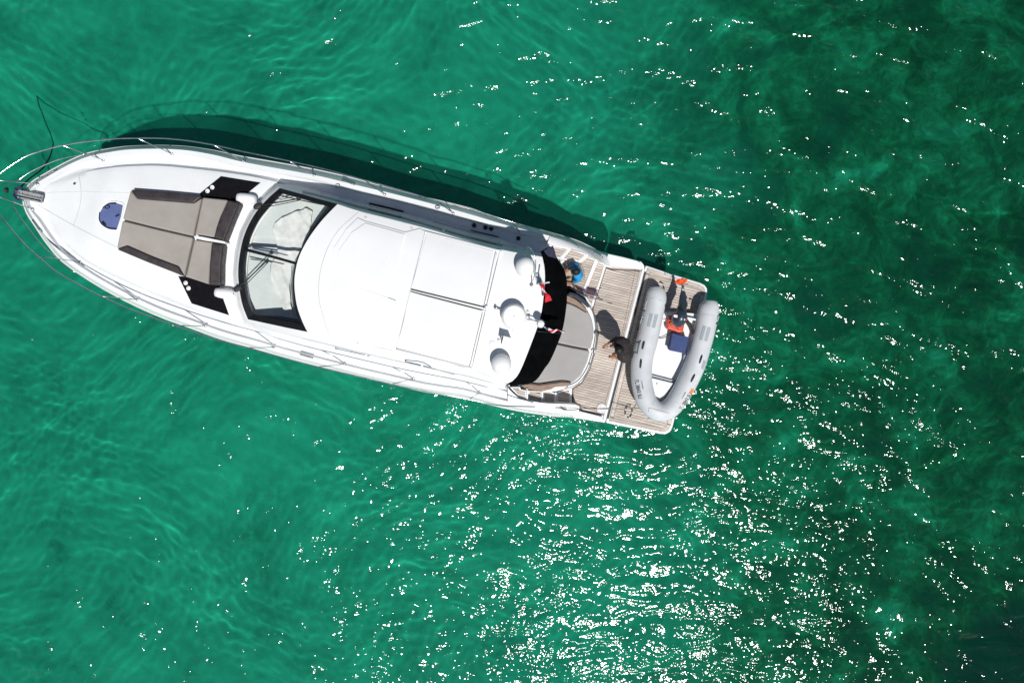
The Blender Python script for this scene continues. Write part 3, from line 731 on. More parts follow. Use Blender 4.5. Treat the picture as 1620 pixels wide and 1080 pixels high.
# windscreen ---------------------------------------------------------------------------
wf_out = [P(*a) for a in [(392.5, 505, 2.83), (384.8, 485, 2.84), (380.2, 465, 2.85), (377, 432.5, 2.87), (380, 400, 2.87), (387.5, 370, 2.87), (402.5, 340, 2.86), (422.5, 316, 2.84), (442.5, 298, 2.83)]]
wf_in = [P(*a) for a in [(401, 497.5, 2.86), (393, 480, 2.87), (389, 462, 2.88), (385.5, 432.5, 2.90), (388.5, 402, 2.90), (396, 374, 2.90), (410, 347.5, 2.89), (428, 325, 2.87), (446.5, 306, 2.86)]]
wr_out = [P(*a) for a in wsR]
wr_in = [P(*a) for a in [(523, 328, 3.44), (506, 347, 3.50), (486, 376, 3.52), (471.5, 404, 3.53), (465, 430, 3.53), (463.5, 452.5, 3.53), (466, 482, 3.51), (471, 502, 3.47), (476, 512.5, 3.42)]]
def band(name, a, b, mat, th=.03, n=40, lift=.0):
    a = resample(catmull(a, 6), n); b = resample(catmull(b, 6), n); m_ = MB(); up = Vector((0, 0, lift))
    for p, q_ in zip(a, b): m_.v += [p+up, q_+up, q_-Vector((0, 0, th)), p-Vector((0, 0, th))]
    for i in range(n-1):
        for k in range(4): m_.f.append((i*4+k, (i+1)*4+k, (i+1)*4+(k+1) % 4, i*4+(k+1) % 4))
    m_.f += [(0, 1, 2, 3), tuple((n-1)*4+k for k in (3, 2, 1, 0))]
    return m_.build(name, mat, Y_)
band('windscreen_frame', wf_out, wf_in, M['frameblack'], lift=.012)
band('windscreen_frame', wr_out, wr_in, M['frameblack'], lift=.012)
band('windscreen_frame', [wf_out[-1], P(487, 310, 3.17), wr_out[0]], [wf_in[-1], P(484, 316.5, 3.18), wr_in[0]], M['frameblack'], n=14, lift=.016)
band('windscreen_frame', [wf_out[0], P(440, 515.3, 3.18), wr_out[-1]], [wf_in[0], P(438, 505, 3.18), wr_in[-1]], M['frameblack'], n=14, lift=.016)
mA = wf_in[4].lerp(wf_in[4], 0); 
mul = [P(386, 391.5, 2.93), P(430, 403.5, 3.26), P(474, 416, 3.56)]; mul2 = [P(385.5, 396.5, 2.93), P(430, 408, 3.26), P(472.5, 420, 3.56)]
band('windscreen_mullion', mul, mul2, M['frameblack'], n=10, lift=.012)
def pane(a, b):
    a = resample(a, 14); b = resample(b, 14); rows = []
    for p, q_ in zip(a, b): rows.append([p.lerp(q_, k/6)+Vector((0, 0, .035*math.sin(math.pi*k/6)-.012)) for k in range(7)])
    return grid('windscreen_pane', rows, M['glass'], Y_)
cf = resample(catmull(wf_in, 6), 60); cr = resample(catmull(wr_in, 6)[::-1], 60)
# front arc runs bottom -> top, match rear arc the same way
pane(cf[:33], cr[:33]); pane(cf[34:], cr[34:])
# dashboard, shade cloth and helm seen through the glass
dl = [(393, 500), (384, 470), (381, 433), (384, 400), (392, 368), (406, 340), (424, 318), (443, 303), (520, 325), (500, 352), (482, 378), (468, 405), (462, 430), (460, 453), (463, 482), (474, 516)]
dash = prism('dashboard', pts(dl, 2.62), .2, M['dash'], Y_, bevel=.02)
band('dash_edge', [P(a, b, 2.70) for a, b in [(398, 494), (391, 470), (387.5, 433), (390.5, 402), (398, 374), (412, 347), (430, 325), (446, 308)]], [P(a, b, 2.68) for a, b in [(400, 494), (393.6, 470), (390.5, 433), (393.5, 402), (401, 374), (415, 348), (432.5, 326), (448, 310)]], M['white'], n=30)
cloth = [(485, 329), (494, 334), (492, 350), (489, 372), (474, 398), (462, 420), (458, 450), (460, 480), (466, 508), (460, 511), (450, 492), (438, 470), (429, 452), (427, 435), (428, 420), (440, 400), (437, 385), (431, 362), (434, 353), (446, 345), (464, 336)]
cp = pts(cloth, 2.72); bb = [min(p.x for p in cp), max(p.x for p in cp), min(p.y for p in cp), max(p.y for p in cp)]
def inside(p, poly):
    r = False; j = len(poly)-1
    for i in range(len(poly)):
        a, b = poly[i], poly[j]
        if (a.y > p.y) != (b.y > p.y) and p.x < (b.x-a.x)*(p.y-a.y)/(b.y-a.y)+a.x: r = not r
        j = i
    return r
def cloth_mesh(name, poly, z, amp, step_, mat, parent=None, loc=None, sc=3.5, th=.004):
    bm = bmesh.new(); n = len(poly)
    vs = [bm.verts.new(p) for p in poly]; bm.faces.new(vs); bmesh.ops.triangulate(bm, faces=bm.faces[:])
    for _ in range(40):
        long_ = [e for e in bm.edges if e.calc_length() > step_]
        if not long_: break
        bmesh.ops.subdivide_edges(bm, edges=long_, cuts=1); bmesh.ops.triangulate(bm, faces=bm.faces[:])
    for v in bm.verts:
        q_ = Vector((v.co.x*sc, v.co.y*sc, 0)); a = noise.fractal(q_, .9, 2.1, 4); b = 1-abs(noise.noise(Vector((q_.x*1.5+q_.y*.5, (q_.y-q_.x)*.3, 3.1)))*3.0)
        v.co.z = z+amp*(.6*a+1.4*b)
    v = [x.co.copy() for x in bm.verts]; f = [tuple(x.index for x in fc.verts) for fc in bm.faces]; bm.free()
    o = mesh_obj(name, v, f, mat, parent, smooth=True, loc=loc)
    s_ = o.modifiers.new('solid', 'SOLIDIFY'); s_.thickness = th; return o
cc = sum(cp, Vector())/len(cp); cc.z = 2.62
o = cloth_mesh('canvas_cover', cp, 2.70, .032, .035, M['canvas'], loc=cc)
tag(o, 'crumpled white canvas cover lying on the dashboard behind the yacht windscreen', 'canvas cover')
m_ = MB()
for l in ([(396, 410), (455, 418)], ): m_.add(*tube_vf(pts(l, 2.68), .008, 6))
prism('helm_binnacle', pts([(398, 391), (450, 398), (476, 396), (476, 399), (430, 402), (398, 396)], 2.70), .07, M['pvcdark'], Y_)
m_.build('dash_handle', M['rubber'], Y_)
prism('side_pillar', pts([(396, 499), (440, 499.5), (472, 505), (476, 516), (440, 510)], 2.84), .1, M['navy'], Y_)

def wiper(piv, end, bl0, bl1, zp, ze):
    m_ = MB(); m_.add(*tube_vf([P(*piv, zp), P(*end, ze)], .014, 6)); d_ = P(*piv, zp)
    m_.add(*tube_vf([P(piv[0]+3, piv[1]+4, zp), P(end[0]+1.5, end[1]+2.5, ze)], .009, 6))
    m_.add(*tube_vf([P(*bl0, ze-.03), P(*bl1, ze+.05)], .012, 6))
    m_.add(*ellipsoid_vf(P(*piv, zp), Vector((.09, .05, 0)), Vector((-.04, .06, 0)), Vector((0, 0, .04)), 10, 6))
    m_.add(*box_vf(P(*end, ze), Vector((.035, .02, 0)), Vector((-.015, .03, 0)), Vector((0, 0, .015))))
    m_.build('windscreen_wiper', M['rubber'], Y_)
wiper((376, 456), (422.5, 412.5), (395, 405.5), (449, 417.5), 2.90, 3.20)
wiper((407.5, 326), (472, 314.5), (440, 309), (508, 323.5), 2.88, 3.12)
for a, b in (((374, 461), (369, 465)), ((403, 331), (400, 334))):
    tube('washer_jet', pts([a, b], 2.75), .012, M['chrome'], Y_)

# side windows and handrails -----------------------------------------------------------
cabT = bvh_of(cab)
def side_patch(name, a, b, z0, z1, mat, n=12, side=1):
    """a band on the sloping cabin side between two heights, found by rays from outside"""
    rows = []
    for i in range(n):
        t_ = i/(n-1); x = a[0]+(b[0]-a[0])*t_; y = a[1]+(b[1]-a[1])*t_
        r = []
        for k in range(4):
            zz = z0+(z1-z0)*k/3; p = P(x, y, zz); o_ = p+Vector((.25*side, 3.0*side, 0)); d_ = Vector((-.08*side, -1*side, 0)).normalized()
            h = cabT.ray_cast(o_, d_)[0]
            r.append((h if h else p)-d_*.006)
        rows.append(r)
    return grid(name, rows, mat, Y_)
side_patch('side_window', (478, 300), (700, 352), 2.55, 3.05, M['sideglass2'])
side_patch('side_window', (704, 353), (812, 383), 2.55, 3.05, M['sideglass2'])
side_patch('side_window', (478, 548), (640, 589), 2.62, 3.08, M['sideglass2'], side=-1)
side_patch('side_window', (645, 590), (780, 613), 2.62, 3.08, M['sideglass2'], side=-1)
def aft_glass(z0, z1, i0, i1):
    l_ = resample(catmull([Vector((P(*a, RZ).x, P(*a, RZ).y, 0)) for a in aftc], 6), 41)[i0:i1]; out_ = Vector((.035, -.008, 0))
    return [[q_+out_+Vector((0, 0, z0)), q_+out_+Vector((0, 0, z1))] for q_ in l_]
for a_, b_ in ((2, 13), (14, 26), (27, 39)): grid('saloon_door', aft_glass(1.3, 3.15, a_, b_), M['sideglass'], Y_)
strip('air_intake', [(584, 321.5), (610, 327.5), (638, 334.5)], .028, M['black'], deckT, .03)
strip('air_intake', [(744, 364), (770, 370), (789, 374.5)], .014, M['black'], deckT, .03)
rT_ = bvh_of(cab, deck)
def handrail(l, z, name='handrail', r=.013):
    m_ = MB(); p = catmull([P(a, b, drape(rT_, a, b, z)+.09) for a, b in l], 4); m_.add(*tube_vf(p, r, 8))
    for k in (0, len(p)//2, -1): m_.add(*tube_vf([p[k], p[k]-Vector((0, 0, .11))], r*.9, 6))
    return m_.build(name, M['chrome'], Y_, smooth=True)
handrail([(641, 571.5), (680, 581), (718, 592.5)], 3.20)
handrail([(530, 551), (556, 556.5), (584, 563)], 2.75)
handrail([(686, 350), (720, 359.5), (750, 368)], 3.1)

# black aft awning -----------------------------------------------------------------------
aw_o = [(872, 390), (881, 409), (893, 429), (896.5, 452), (895.5, 484), (889.5, 521), (881, 545), (870, 570), (862, 581), (849, 599.5), (837, 606), (822, 607.5)]
aw_i = [(855, 398), (858.5, 408), (861.5, 430), (861.5, 452), (858, 478), (853, 505), (841.5, 539), (832, 562), (822, 587), (814, 598), (807, 605), (800, 608)]
ai = resample(catmull(pts(aw_i, RZ+.01), 5), 40); ao = resample(catmull(pts(aw_o, 3.02), 5), 40); rows = []
for i, (a, b) in enumerate(zip(ai, ao)):
    r = []
    for k in range(9):
        s = k/8; v = a.lerp(b, s); v.z += .12*math.sin(math.pi*s)*(1+.35*math.sin(i*.8))-.015*math.sin(i*.8*2); r.append(v)
    r.append(Vector((b.x, b.y, b.z-.06))); rows.append(r)
aw = grid('aft_awning', rows, M['black'], Y_); s_ = aw.modifiers.new('solid', 'SOLIDIFY'); s_.thickness = .01
v = pts([(857, 398.5), (866, 393), (874.5, 388.5), (878, 397), (880.6, 409), (866, 405), (859, 404)], 3.50)
o = prism('awning_flap', v, .02, M['navy'], Y_)
tube('awning_seam', [ai[22].lerp(ao[22], k/6)+Vector((0, 0, .13*math.sin(math.pi*k/6)+.01)) for k in range(7)], .012, M['frameblack'], Y_)
m_ = MB()
for i in (3, 20, 36): m_.add(*tube_vf([ao[i]-Vector((0, 0, .03)), ao[i]-Vector((0, 0, 1.5))], .014, 6))
m_.build('awning_poles', M['steel'], Y_)
prism('cockpit_floor', pts([(862, 405), (888, 420), (893, 470), (880, 540), (850, 598), (806, 608), (842, 540)], 1.05), .1, M['cream'], Y_)

# things on the hardtop ----------------------------------------------------------------
def dome(px, py, r, h):
    z = drape(roofT, px, py)
    c_ = P(px, py, z+h*.75); c_.z = z-.01
    prof = [(r*.86, 0), (r*.9, .05), (r, .10), (r, h*.5)]
    for k in range(1, 9): a = k/8*math.pi/2; prof.append((max(.002, r*math.cos(a)), h*.5+(h*.5)*math.sin(a)))
    return lathe('satellite_dome', c_, prof, M['white'], Y_, n=36)
dome(831.5, 421, .205, .44); dome(793, 576, .21, .44)
z = drape(roofT, 813, 500); c_ = P(813.3, 500.4, z+.3); c_.z = z
lathe('radar_scanner', c_+Vector((0, 0, .14)), [(.20, 0), (.25, .03), (.262, .08), (.25, .15), (.215, .19), (.10, .205), (.002, .21)], M['white'], Y_, n=40)
lathe('radar_pedestal', c_, [(.13, 0), (.10, .15)], M['white'], Y_)
lathe('radar_cap', c_+Vector((0, 0, .35)), [(.018, 0), (.012, .008)], M['groove'], Y_, n=10)
def horn(a, b, z0=3.68):
    p, q_ = P(*a, z0), P(*b, z0); d_ = (q_-p); m_ = MB()
    m_.add(*tube_vf([p, p.lerp(q_, .35), p.lerp(q_, .4), q_], .02, 12, radii=[.045, .02, .015, .015]))
    m_.add(*tube_vf([q_, q_-Vector((0, 0, .12))], .012, 6)); m_.build('horn', M['chrome'], Y_, smooth=True)
horn((783, 486), (793, 490))
m_ = MB(); m_.add(*tube_vf(pts([(834, 504.5), (850, 508)], 3.80), .013, 8)); m_.add(*tube_vf([P(838, 504, 3.58), P(838, 504, 3.80)], .013, 6))
m_.add(*box_vf(P(838, 505, 3.80), Vector((.05, 0, 0)), Vector((0, .02, 0)), Vector((0, 0, .02)))); m_.build('light_bracket', M['steel'], Y_)
mt = P(855.5, 512, 4.0)
lathe('mast_light', mt-Vector((0, 0, .12)), [(.03, 0), (.075, .03), (.085, .10), (.06, .17), (.002, .20)], M['white'], Y_)
tube('light_mast', [mt-Vector((0, 0, .12)), mt-Vector((.02, 0, .52))], .018, M['chrome'], Y_)
# small upright antenna fin with a dark slot
z = drape(roofT, 797, 533); p = P(799, 533, z)
o = prism('antenna_fin', pts([(793.5, 530), (808.5, 534), (808, 541), (792.5, 540)], z+.34), .36, M['white'], Y_, bevel=.012)
strip_v = tube('fin_slot', pts([(795.6, 531), (793, 543)], z+.345), .012, M['frameblack'], Y_)
for a in ((789, 538), (812.5, 521.5), (835, 493)):
    z = drape(roofT, *a); lathe('deck_fitting', P(*a, z), [(.03, 0), (.025, .04), (.005, .05)], M['cream'], Y_, n=10)
z = drape(roofT, 779, 543); lathe('roof_gland', P(779, 543.5, z), [(.07, 0), (.06, .02), (.02, .03)], M['white'], Y_, n=16)
# curved whip on a hoop
hp = catmull([P(828, 395.5, 3.56), P(836, 391, 4.0), P(843, 397, 4.15), P(847, 414, 4.1), P(846, 432, 3.95), P(841.5, 448, 3.62)], 6)
tube('antenna_hoop', hp, .012, M['chrome'], Y_)
lathe('hoop_foot', P(840.5, 450, 3.55), [(.05, 0), (.04, .04), (.015, .06)], M['steel'], Y_, n=12)
# red dive flag with white bar on a short raked staff
st0, st1 = P(849, 449.5, 3.58), P(868.5, 446.5, 4.45)
fs = tube('flagstaff', [st0, st1], .014, M['white'], Y_)
def flag(name, p0, along, down, L_, W_, mats, pattern, parent, nx=16, ny=8, wav=.03, ph=0):
    v = []; f = []; mi = []
    nrm = along.cross(down).normalized()
    for i in range(nx+1):
        for j in range(ny+1):
            s, t_ = i/nx, j/ny
            v.append(p0+along*(L_*s)+down*(W_*t_)+nrm*wav*s*math.sin(5*s+3*t_+ph)*1.6+nrm*.02*math.sin(11*s+ph))
    for i in range(nx):
        for j in range(ny): a = i*(ny+1)+j; f.append((a, a+1, a+ny+2, a+ny+1)); mi.append(pattern((i+.5)/nx, (j+.5)/ny))
    o = mesh_obj(name, v, f, None, parent, smooth=True)
    for m_ in mats: o.data.materials.append(m_)
    o.data.polygons.foreach_set('material_index', mi); s_ = o.modifiers.new('solid', 'SOLIDIFY'); s_.thickness = .003; return o
top_pt = st0.lerp(st1, .45)
flag('flag', P(852.5, 449, 4.0), (P(866, 479, 3.95)-P(851.5, 449, 4.0)).normalized(), Vector((.72, .22, -.66)).normalized(), .40, .11, [M['redcloth'], M['whitecloth']], lambda s, t_: 1 if abs(s-.40-.16*(t_-.5)) < .07 else 0, fs, wav=.03)
prism('grey_plate', pts([(846, 433), (853, 432), (862, 452), (861, 458), (855, 452), (849, 448)], 3.62), .02, M['pvcdark'], Y_)  # flat grey sheet on the hardtop next to the red flag
# striped ensign, seen nearly edge-on
st0, st1 = P(857, 513, 3.80), P(866, 521, 4.25)
fs = tube('flagstaff', [st0, st1], .012, M['chrome'], Y_)
al = (P(893.5, 523, 4.05)-P(865, 520.5, 4.25)).normalized()
def stripes(s, t_):
    if s < .10: return 2
    return 0 if int((s*6.5+t_*1.6)) % 2 == 0 else 1
flag('flag', P(865, 519.8, 4.25), al, Vector((.02, -.30, -.95)).normalized(), .42, .17, [M['redcloth'], M['whitecloth'], M['starsblue']], stripes, fs, nx=40, ny=12, wav=.02, ph=1)

# foredeck ---------------------------------------------------------------------------
fT = deckT
def fcush(name, l, h, mat, bev=.04, th=None): return prism(name, dpts(fT, l, h, 2.5), (th or h+.03), mat, Y_, bevel=bev, seg=3)
for a in ((328.6, 302.4), (336, 296.6), (294, 447.7), (298.5, 456)):
    z = drape(fT, *a, 2.5); lathe('cup_holder', P(*a, z+.012), [(.048, 0), (.048, .012), (.036, .012), (.034, .004), (.002, .004)], M['white'], Y_, n=20)
fcush('cushion', [(206, 300), (217, 313.5), (262, 317), (306.5, 320.6), (318.8, 313), (305.5, 373.4), (249, 360.5), (193.5, 346.6)], .13, M['taupe'])
fcush('cushion', [(193, 348.6), (249, 362.6), (305, 375.5), (291, 437), (282, 421), (240, 405.5), (200.5, 388), (184, 393.5)], .13, M['taupe'])
fcush('cushion', [(320, 312), (360, 316), (348.5, 343), (338.5, 375.5), (308, 371)], .19, M['taupe'])
fcush('cushion', [(307, 379), (337.5, 384), (332, 420), (329.5, 449.5), (293.5, 437.5)], .19, M['taupe'])
fcush('headrest', [(360.5, 315.8), (379, 321), (368, 346), (361, 364), (354, 381.5), (338, 376.3), (341.5, 360), (347.5, 343)], .25, M['brown'])
fcush('headrest', [(334, 384), (353, 386.5), (349.7, 417), (349.3, 451), (330.5, 450.5), (330.8, 420)], .25, M['brown'])
fcush('bolster', [(206, 299), (260, 303), (312.5, 308), (319, 311), (306.6, 321), (262, 318), (217.5, 314.2)], .165, M['brown'])
fcush('bolster', [(183.5, 394), (200, 387.5), (240, 405), (281.5, 421), (291, 437), (284, 435), (279, 432.6), (230, 413.5)], .165, M['brown'])
fcush('armrest', [(306.6, 373), (320, 374.3), (356, 381.8), (355.5, 385), (320, 379.5), (307, 376.3)], .27, M['white'], .015)
draped('non_slip_panel', [(316, 306), (349.4, 278.8), (412, 289), (392, 305), (384, 320), (375, 322), (360, 317), (319, 313)], .014, M['blackgrip'])
draped('non_slip_panel', [(282, 437), (293, 437.5), (330, 449.5), (347, 452), (352, 470), (362.3, 498.6), (303, 480)], .014, M['blackgrip'])
def pod(px, py):
    z = drape(fT, px, py, 2.5); c_ = P(px, py, z+.08); ux = Vector((math.cos(AX+.12), math.sin(AX+.12), 0)); uy = Vector((-ux.y, ux.x, 0)); v = []; f = []
    secs = [(-.215, .07, .05), (-.20, .10, .09), (-.12, .118, .13), (0, .125, .15), (.12, .118, .15), (.19, .10, .12), (.225, .06, .07), (.235, .02, .03)]
    n = 16
    for a, wd, hh in secs:
        for k in range(n):
            an = 2*math.pi*k/n; v.append(c_+ux*a+uy*(wd*math.cos(an))+Vector((0, 0, hh*max(-.6, math.sin(an)))))
    for i in range(len(secs)-1):
        for k in range(n): f.append((i*n+k, (i+1)*n+k, (i+1)*n+(k+1) % n, i*n+(k+1) % n))
    f += [tuple(range(n)), tuple((len(secs)-1)*n+k for k in range(n-1, -1, -1))]
    mesh_obj('ventilator_cowl', v, f, M['white'], Y_, smooth=True)
pod(390, 314.5); pod(355.5, 463.8)
# hatch
hl = [(194, 324.5), (190.5, 343), (184, 363.5), (172, 362), (161.5, 355.5), (157, 347), (157, 337), (162.5, 327.5), (171, 321.5), (182, 320.8)]
fcush('hatch_frame', smooth_poly([(CX_+(a-CX_)*1.12, CY_+(b-CY_)*1.12) for (a, b) in hl for CX_, CY_ in [(176, 342)]], 2), .02, M['white'], .008)
ho = fcush('hatch_glass', hl, .034, M['hatch'], .01)
hz = drape(fT, 175, 342, 2.5)+.04
for l in ([(183, 321.8), (172, 322.5), (163, 328.5)], [(158, 336), (157.5, 347), (162, 355), (172, 361), (183, 362.5)]):
    tube('hatch_seal', catmull(pts(l, hz), 5), .016, M['navy'], Y_)
for a, b in (((166.5, 329.5), (172.5, 326)), ((163, 350), (166, 356.5))):
    m_ = MB(); m_.add(*tube_vf(catmull(pts([a, ((a[0]+b[0])/2-3, (a[1]+b[1])/2-2), b, ((a[0]+b[0])/2+2, (a[1]+b[1])/2+2), a], hz+.015), 4), .010, 6)); m_.build('hatch_handle', M['navy'], Y_, smooth=True)
for a in ((184, 342), (187, 340.5)): lathe('hatch_latch', P(*a, hz), [(.02, 0), (.016, .02)], M['navy'], Y_, n=8)
# deck joints
strip('deck_joint', [(60, 306), (100, 304), (140, 303.5), (204, 305.5)], .012, M['cream'], fT)
strip('deck_joint', [(57, 322.5), (85, 339), (116, 356.5), (150, 374), (184, 391)], .014, M['groove'], fT)
strip('deck_joint', [(124.5, 277), (128, 298), (127.5, 318), (122, 341), (116, 356.5)], .012, M['groove'], fT)
z = drape(fT, 119, 291, 2.6); lathe('deck_fitting', P(119, 291, z), [(.03, 0), (.028, .03), (.01, .035)], M['chrome'], Y_, n=12)
strip('deck_joint', [(392, 508), (388, 509.5)], .02, M['groove'], fT)
# anchor roller and anchor
ax = Vector((math.cos(math.radians(-12)), math.sin(math.radians(-12)), 0)); ay = Vector((-ax.y, ax.x, 0))
c_ = P(48, 311, 2.74)
m_ = MB(); m_.add(*box_vf(c_, ax*.25, ay*.012+ay*0, Vector((0, 0, .05))))
m_.v = []; m_.f = []
for s_ in (-1, 1): m_.add(*box_vf(c_+ay*.075*s_, ax*.24, ay*.014, Vector((0, 0, .055))))
m_.add(*box_vf(c_-Vector((0, 0, .04)), ax*.24, ay*.075, Vector((0, 0, .012)))); m_.build('anchor_roller', M['galv'], Y_)
m_ = MB()
for k in range(15):
    q_ = c_+ax*(-.2+k*.031); tw = ay if k % 2 else Vector((0, 0, 1))
    m_.add(*tube_vf([q_+ax*.026*math.cos(a)+tw*.020*math.sin(a) for a in [i*math.pi/4 for i in range(8)]], .008, 5, closed=True))
m_.build('anchor_chain', M['galv'], Y_, smooth=True)
m_ = MB(); c2 = P(28, 305.5, 2.55)
m_.add(*tube_vf([c_-ax*.2, c2], .035, 10)); m_.add(*tube_vf([c_-ax*.2+ay*.05, c2+ay*.04-ax*.06], .016, 6)); m_.build('anchor_shank', M['galv'], Y_, smooth=True)
v = [c2+ax*.10+ay*.02, c2+ax*.05+ay*.16, c2-ax*.06+ay*.17, c2-ax*.13+ay*.07, c2-ax*.12, c2-ax*.13-ay*.09, c2-ax*.04-ay*.17, c2+ax*.06-ay*.14]
prism('anchor_fluke', [q_-Vector((0, 0, .02)) for q_ in v], .05, M['paint'], Y_, bevel=.02)
# cleats
def cleat(px, py, ang, tree, s=1.0, mat=None):
    z = drape(tree, px, py); c_ = P(px, py, z); u = Vector((math.cos(ang), math.sin(ang), 0)); m_ = MB()
    m_.add(*tube_vf([c_-u*.13*s+Vector((0, 0, .055)), c_-u*.08*s+Vector((0, 0, .06)), c_+u*.08*s+Vector((0, 0, .06)), c_+u*.13*s+Vector((0, 0, .055))], .016, 8))
    for k in (-1, 1): m_.add(*tube_vf([c_+u*.045*s*k, c_+u*.045*s*k+Vector((0, 0, .06))], .016, 8))
    m_.build('cleat', mat or M['steel'], Y_, smooth=True)
allT = bvh_of(deck, bw1, bw2, hull)
cleat(79, 276, .45, allT, 1.3); cleat(61, 358, -.95, allT, 1.3); cleat(552, 289.5, AX-.1, allT, 1.2); cleat(486, 563, AX-.05, allT, 1.2); cleat(906, 386, AX-.3, allT, 1.3); cleat(946, 403.5, AX-.3, allT); cleat(886.5, 645, AX+.1, allT, 1.1); cleat(964, 411, AX-.2, allT, .9)
for a in ((750, 356.5), (768, 360), (777, 361.6), (820, 377)):
    z = drape(deckT, *a, 1.9); lathe('filler_cap', P(*a, z), [(.055, 0), (.052, .018), (.03, .024), (.002, .024)], M['rubber'], Y_, n=16)
for a in ((534, 293.5), (692, 328)):
    z = drape(deckT, *a, 2.0); tube('deck_ring', [P(*a, z+.05)+Vector((.05*math.cos(k*.785), .035*math.sin(k*.785), .0)) for k in range(8)], .009, M['steel'], Y_, closed=True)
z = drape(deckT, 764, 606, 1.9); tube('deck_ring', [P(766, 606, z+.05)+Vector((.05*math.cos(k*.785), .035*math.sin(k*.785), .0)) for k in range(8)], .012, M['steel'], Y_, closed=True)
# rub rail
tube('rub_rail', [q_+Vector((0, 0, .0)) for q_ in At[:112]], .022, M['cream'], Y_)
tube('rub_rail', [q_+Vector((0, 0, .0)) for q_ in Ab[:112]], .022, M['cream'], Y_)

# guard rail -----------------------------------------------------------------------------
RR = .0135
tops = [(0, 274.5, 3.38), (22, 259, 3.34), (44.5, 246, 3.30), (75.5, 235.8, 3.26), (100, 230, 3.23), (133, 224.5, 3.19), (178, 219.8, 3.14), (218, 218.7, 3.1), (240, 218.5, 3.08), (267, 219.5, 3.06), (300, 223, 3.03), (340, 229.8, 3.0), (380, 239, 2.97), (422, 247.5, 2.93), (458, 255, 2.90), (511, 267, 2.86), (545, 276, 2.84), (577, 285, 2.82), (640, 302.5, 2.75), (692, 318, 2.70), (750, 332.5, 2.63), (808, 350.5, 2.55), (845, 361.5, 2.35), (880, 371.5, 1.98)]
bots = [(0, 341, 3.38), (22, 368, 3.34), (40, 388, 3.32), (60, 406, 3.29), (89, 430, 3.24), (125.5, 451, 3.18), (161, 469.5, 3.14), (208, 490, 3.08), (254.6, 507.5, 3.04), (301.5, 524, 3.0), (348, 538.5, 2.96), (400, 552, 2.92), (450, 566, 2.88), (503, 580, 2.84), (560, 593.5, 2.80), (620, 607.5, 2.75), (680, 620, 2.70), (742, 631.5, 2.62), (790, 641, 2.45), (846, 643, 1.95)]
nose = [(-14, 288, 3.40), (-22, 306, 3.41), (-17, 322, 3.40)]
rail = catmull([P(*a) for a in tops[::-1]+nose+bots], 5)
tube('guard_rail', rail, RR, M['chrome'], Y_)
mids_t = [(25.5, 288, 2.95), (45, 274, 2.93), (71, 261, 2.91), (100, 250.5, 2.88), (138, 243, 2.84)]
mids_b = [(19, 321, 2.95), (27, 337, 2.94), (38, 352, 2.92), (64, 385.5, 2.89), (89, 408, 2.86), (120, 432, 2.83)]
tube('middle_rail', catmull([P(*a) for a in mids_t], 5), .010, M['chrome'], Y_)
tube('middle_rail', catmull([P(*a) for a in mids_b], 5), .010, M['chrome'], Y_)
def stanchion(b, t_, zt, brace=None):
    zb = drape(allT, *b, 2.2); m_ = MB(); p = P(*b, zb-.01); q_ = P(*t_, zt); m_.add(*tube_vf([p, q_], .012, 8))
    m_.add(*lathe_vf(P(*b, zb), [(.035, -.01), (.03, .015)], 10))
    if brace: m_.add(*tube_vf([P(*brace, drape(allT, *brace, 2.2)-.01), p.lerp(q_, .35)], .009, 6))
    m_.build('stanchion', M['chrome'], Y_, smooth=True)
def zrail(px, py, lst):
    return min(lst, key=lambda a: (a[0]-px)**2+(a[1]-py)**2)[2]
for b, t_ in (((60, 291.3), (0, 285.6)), ((163, 253), (100, 230.5)), ((272, 243.5), (218, 219)), ((386, 255.5), (338, 229.5)), ((497, 277.5), (458, 255.2)), ((609, 308), (577, 285.2)), ((717, 337.5), (692, 318)), ((822, 366), (808, 350.8))):
    stanchion(b, t_, zrail(*t_, tops))
for b, t_ in (((51, 331), (0, 312)), ((127, 414), (59, 405)), ((217, 474), (158, 468.5)), ((325, 515.5), (273, 514.5)), ((433.5, 549), (391.5, 549.8)), ((545, 575.7), (503, 580)), ((654, 598.5), (620, 607.3)), ((758, 621), (742, 631.2))):
    stanchion(b, t_, zrail(*t_, bots))
for a, b in (((0, 285.6, 3.2), (-21, 300, 3.39)), ((0, 312, 3.2), (-20, 314, 3.39))): tube('rail_brace', [P(*a), P(*b)], .011, M['chrome'], Y_)
# platform details
def staple(a, b, z, name='chock_hook', r=.014):
    c_ = [(a[0], a[1]), ((a[0]*2+b[0])/3, (a[1]*2+b[1])/3-1.5), ((a[0]+b[0]*2)/3+1, (a[1]+b[1]*2)/3), (b[0], b[1])]
    tube(name, catmull(pts(c_, z), 4), r, M['rubber'], Y_)
staple((1044, 447), (1049.5, 449), .66); staple((1050, 453), (1049.5, 458), .66); staple((1091, 474), (1096.5, 475), .66); staple((1087.5, 478), (1085.5, 486), .66)
ov = [P(994.5+5.6*math.cos(a)-1.6*math.sin(a), 650+10.5*math.sin(a)+1.2*math.cos(a), .632) for a in [i*2*math.pi/20 for i in range(20)]]
tube('platform_handle', ov, .017, M['cream'], Y_, closed=True)
m_ = MB()
for i in (1, 4, 8, 11, 14, 18):
    a = ov[i]; b = ov[(i+2) % 20]; m_.add(*tube_vf([a, a.lerp(b, .5), b], .019, 8))
m_.build('handle_grips', M['rubber'], Y_, smooth=True)
for a in (((1030, 470), (1034, 540)), ((1094, 490), (1090, 560))):
    pass
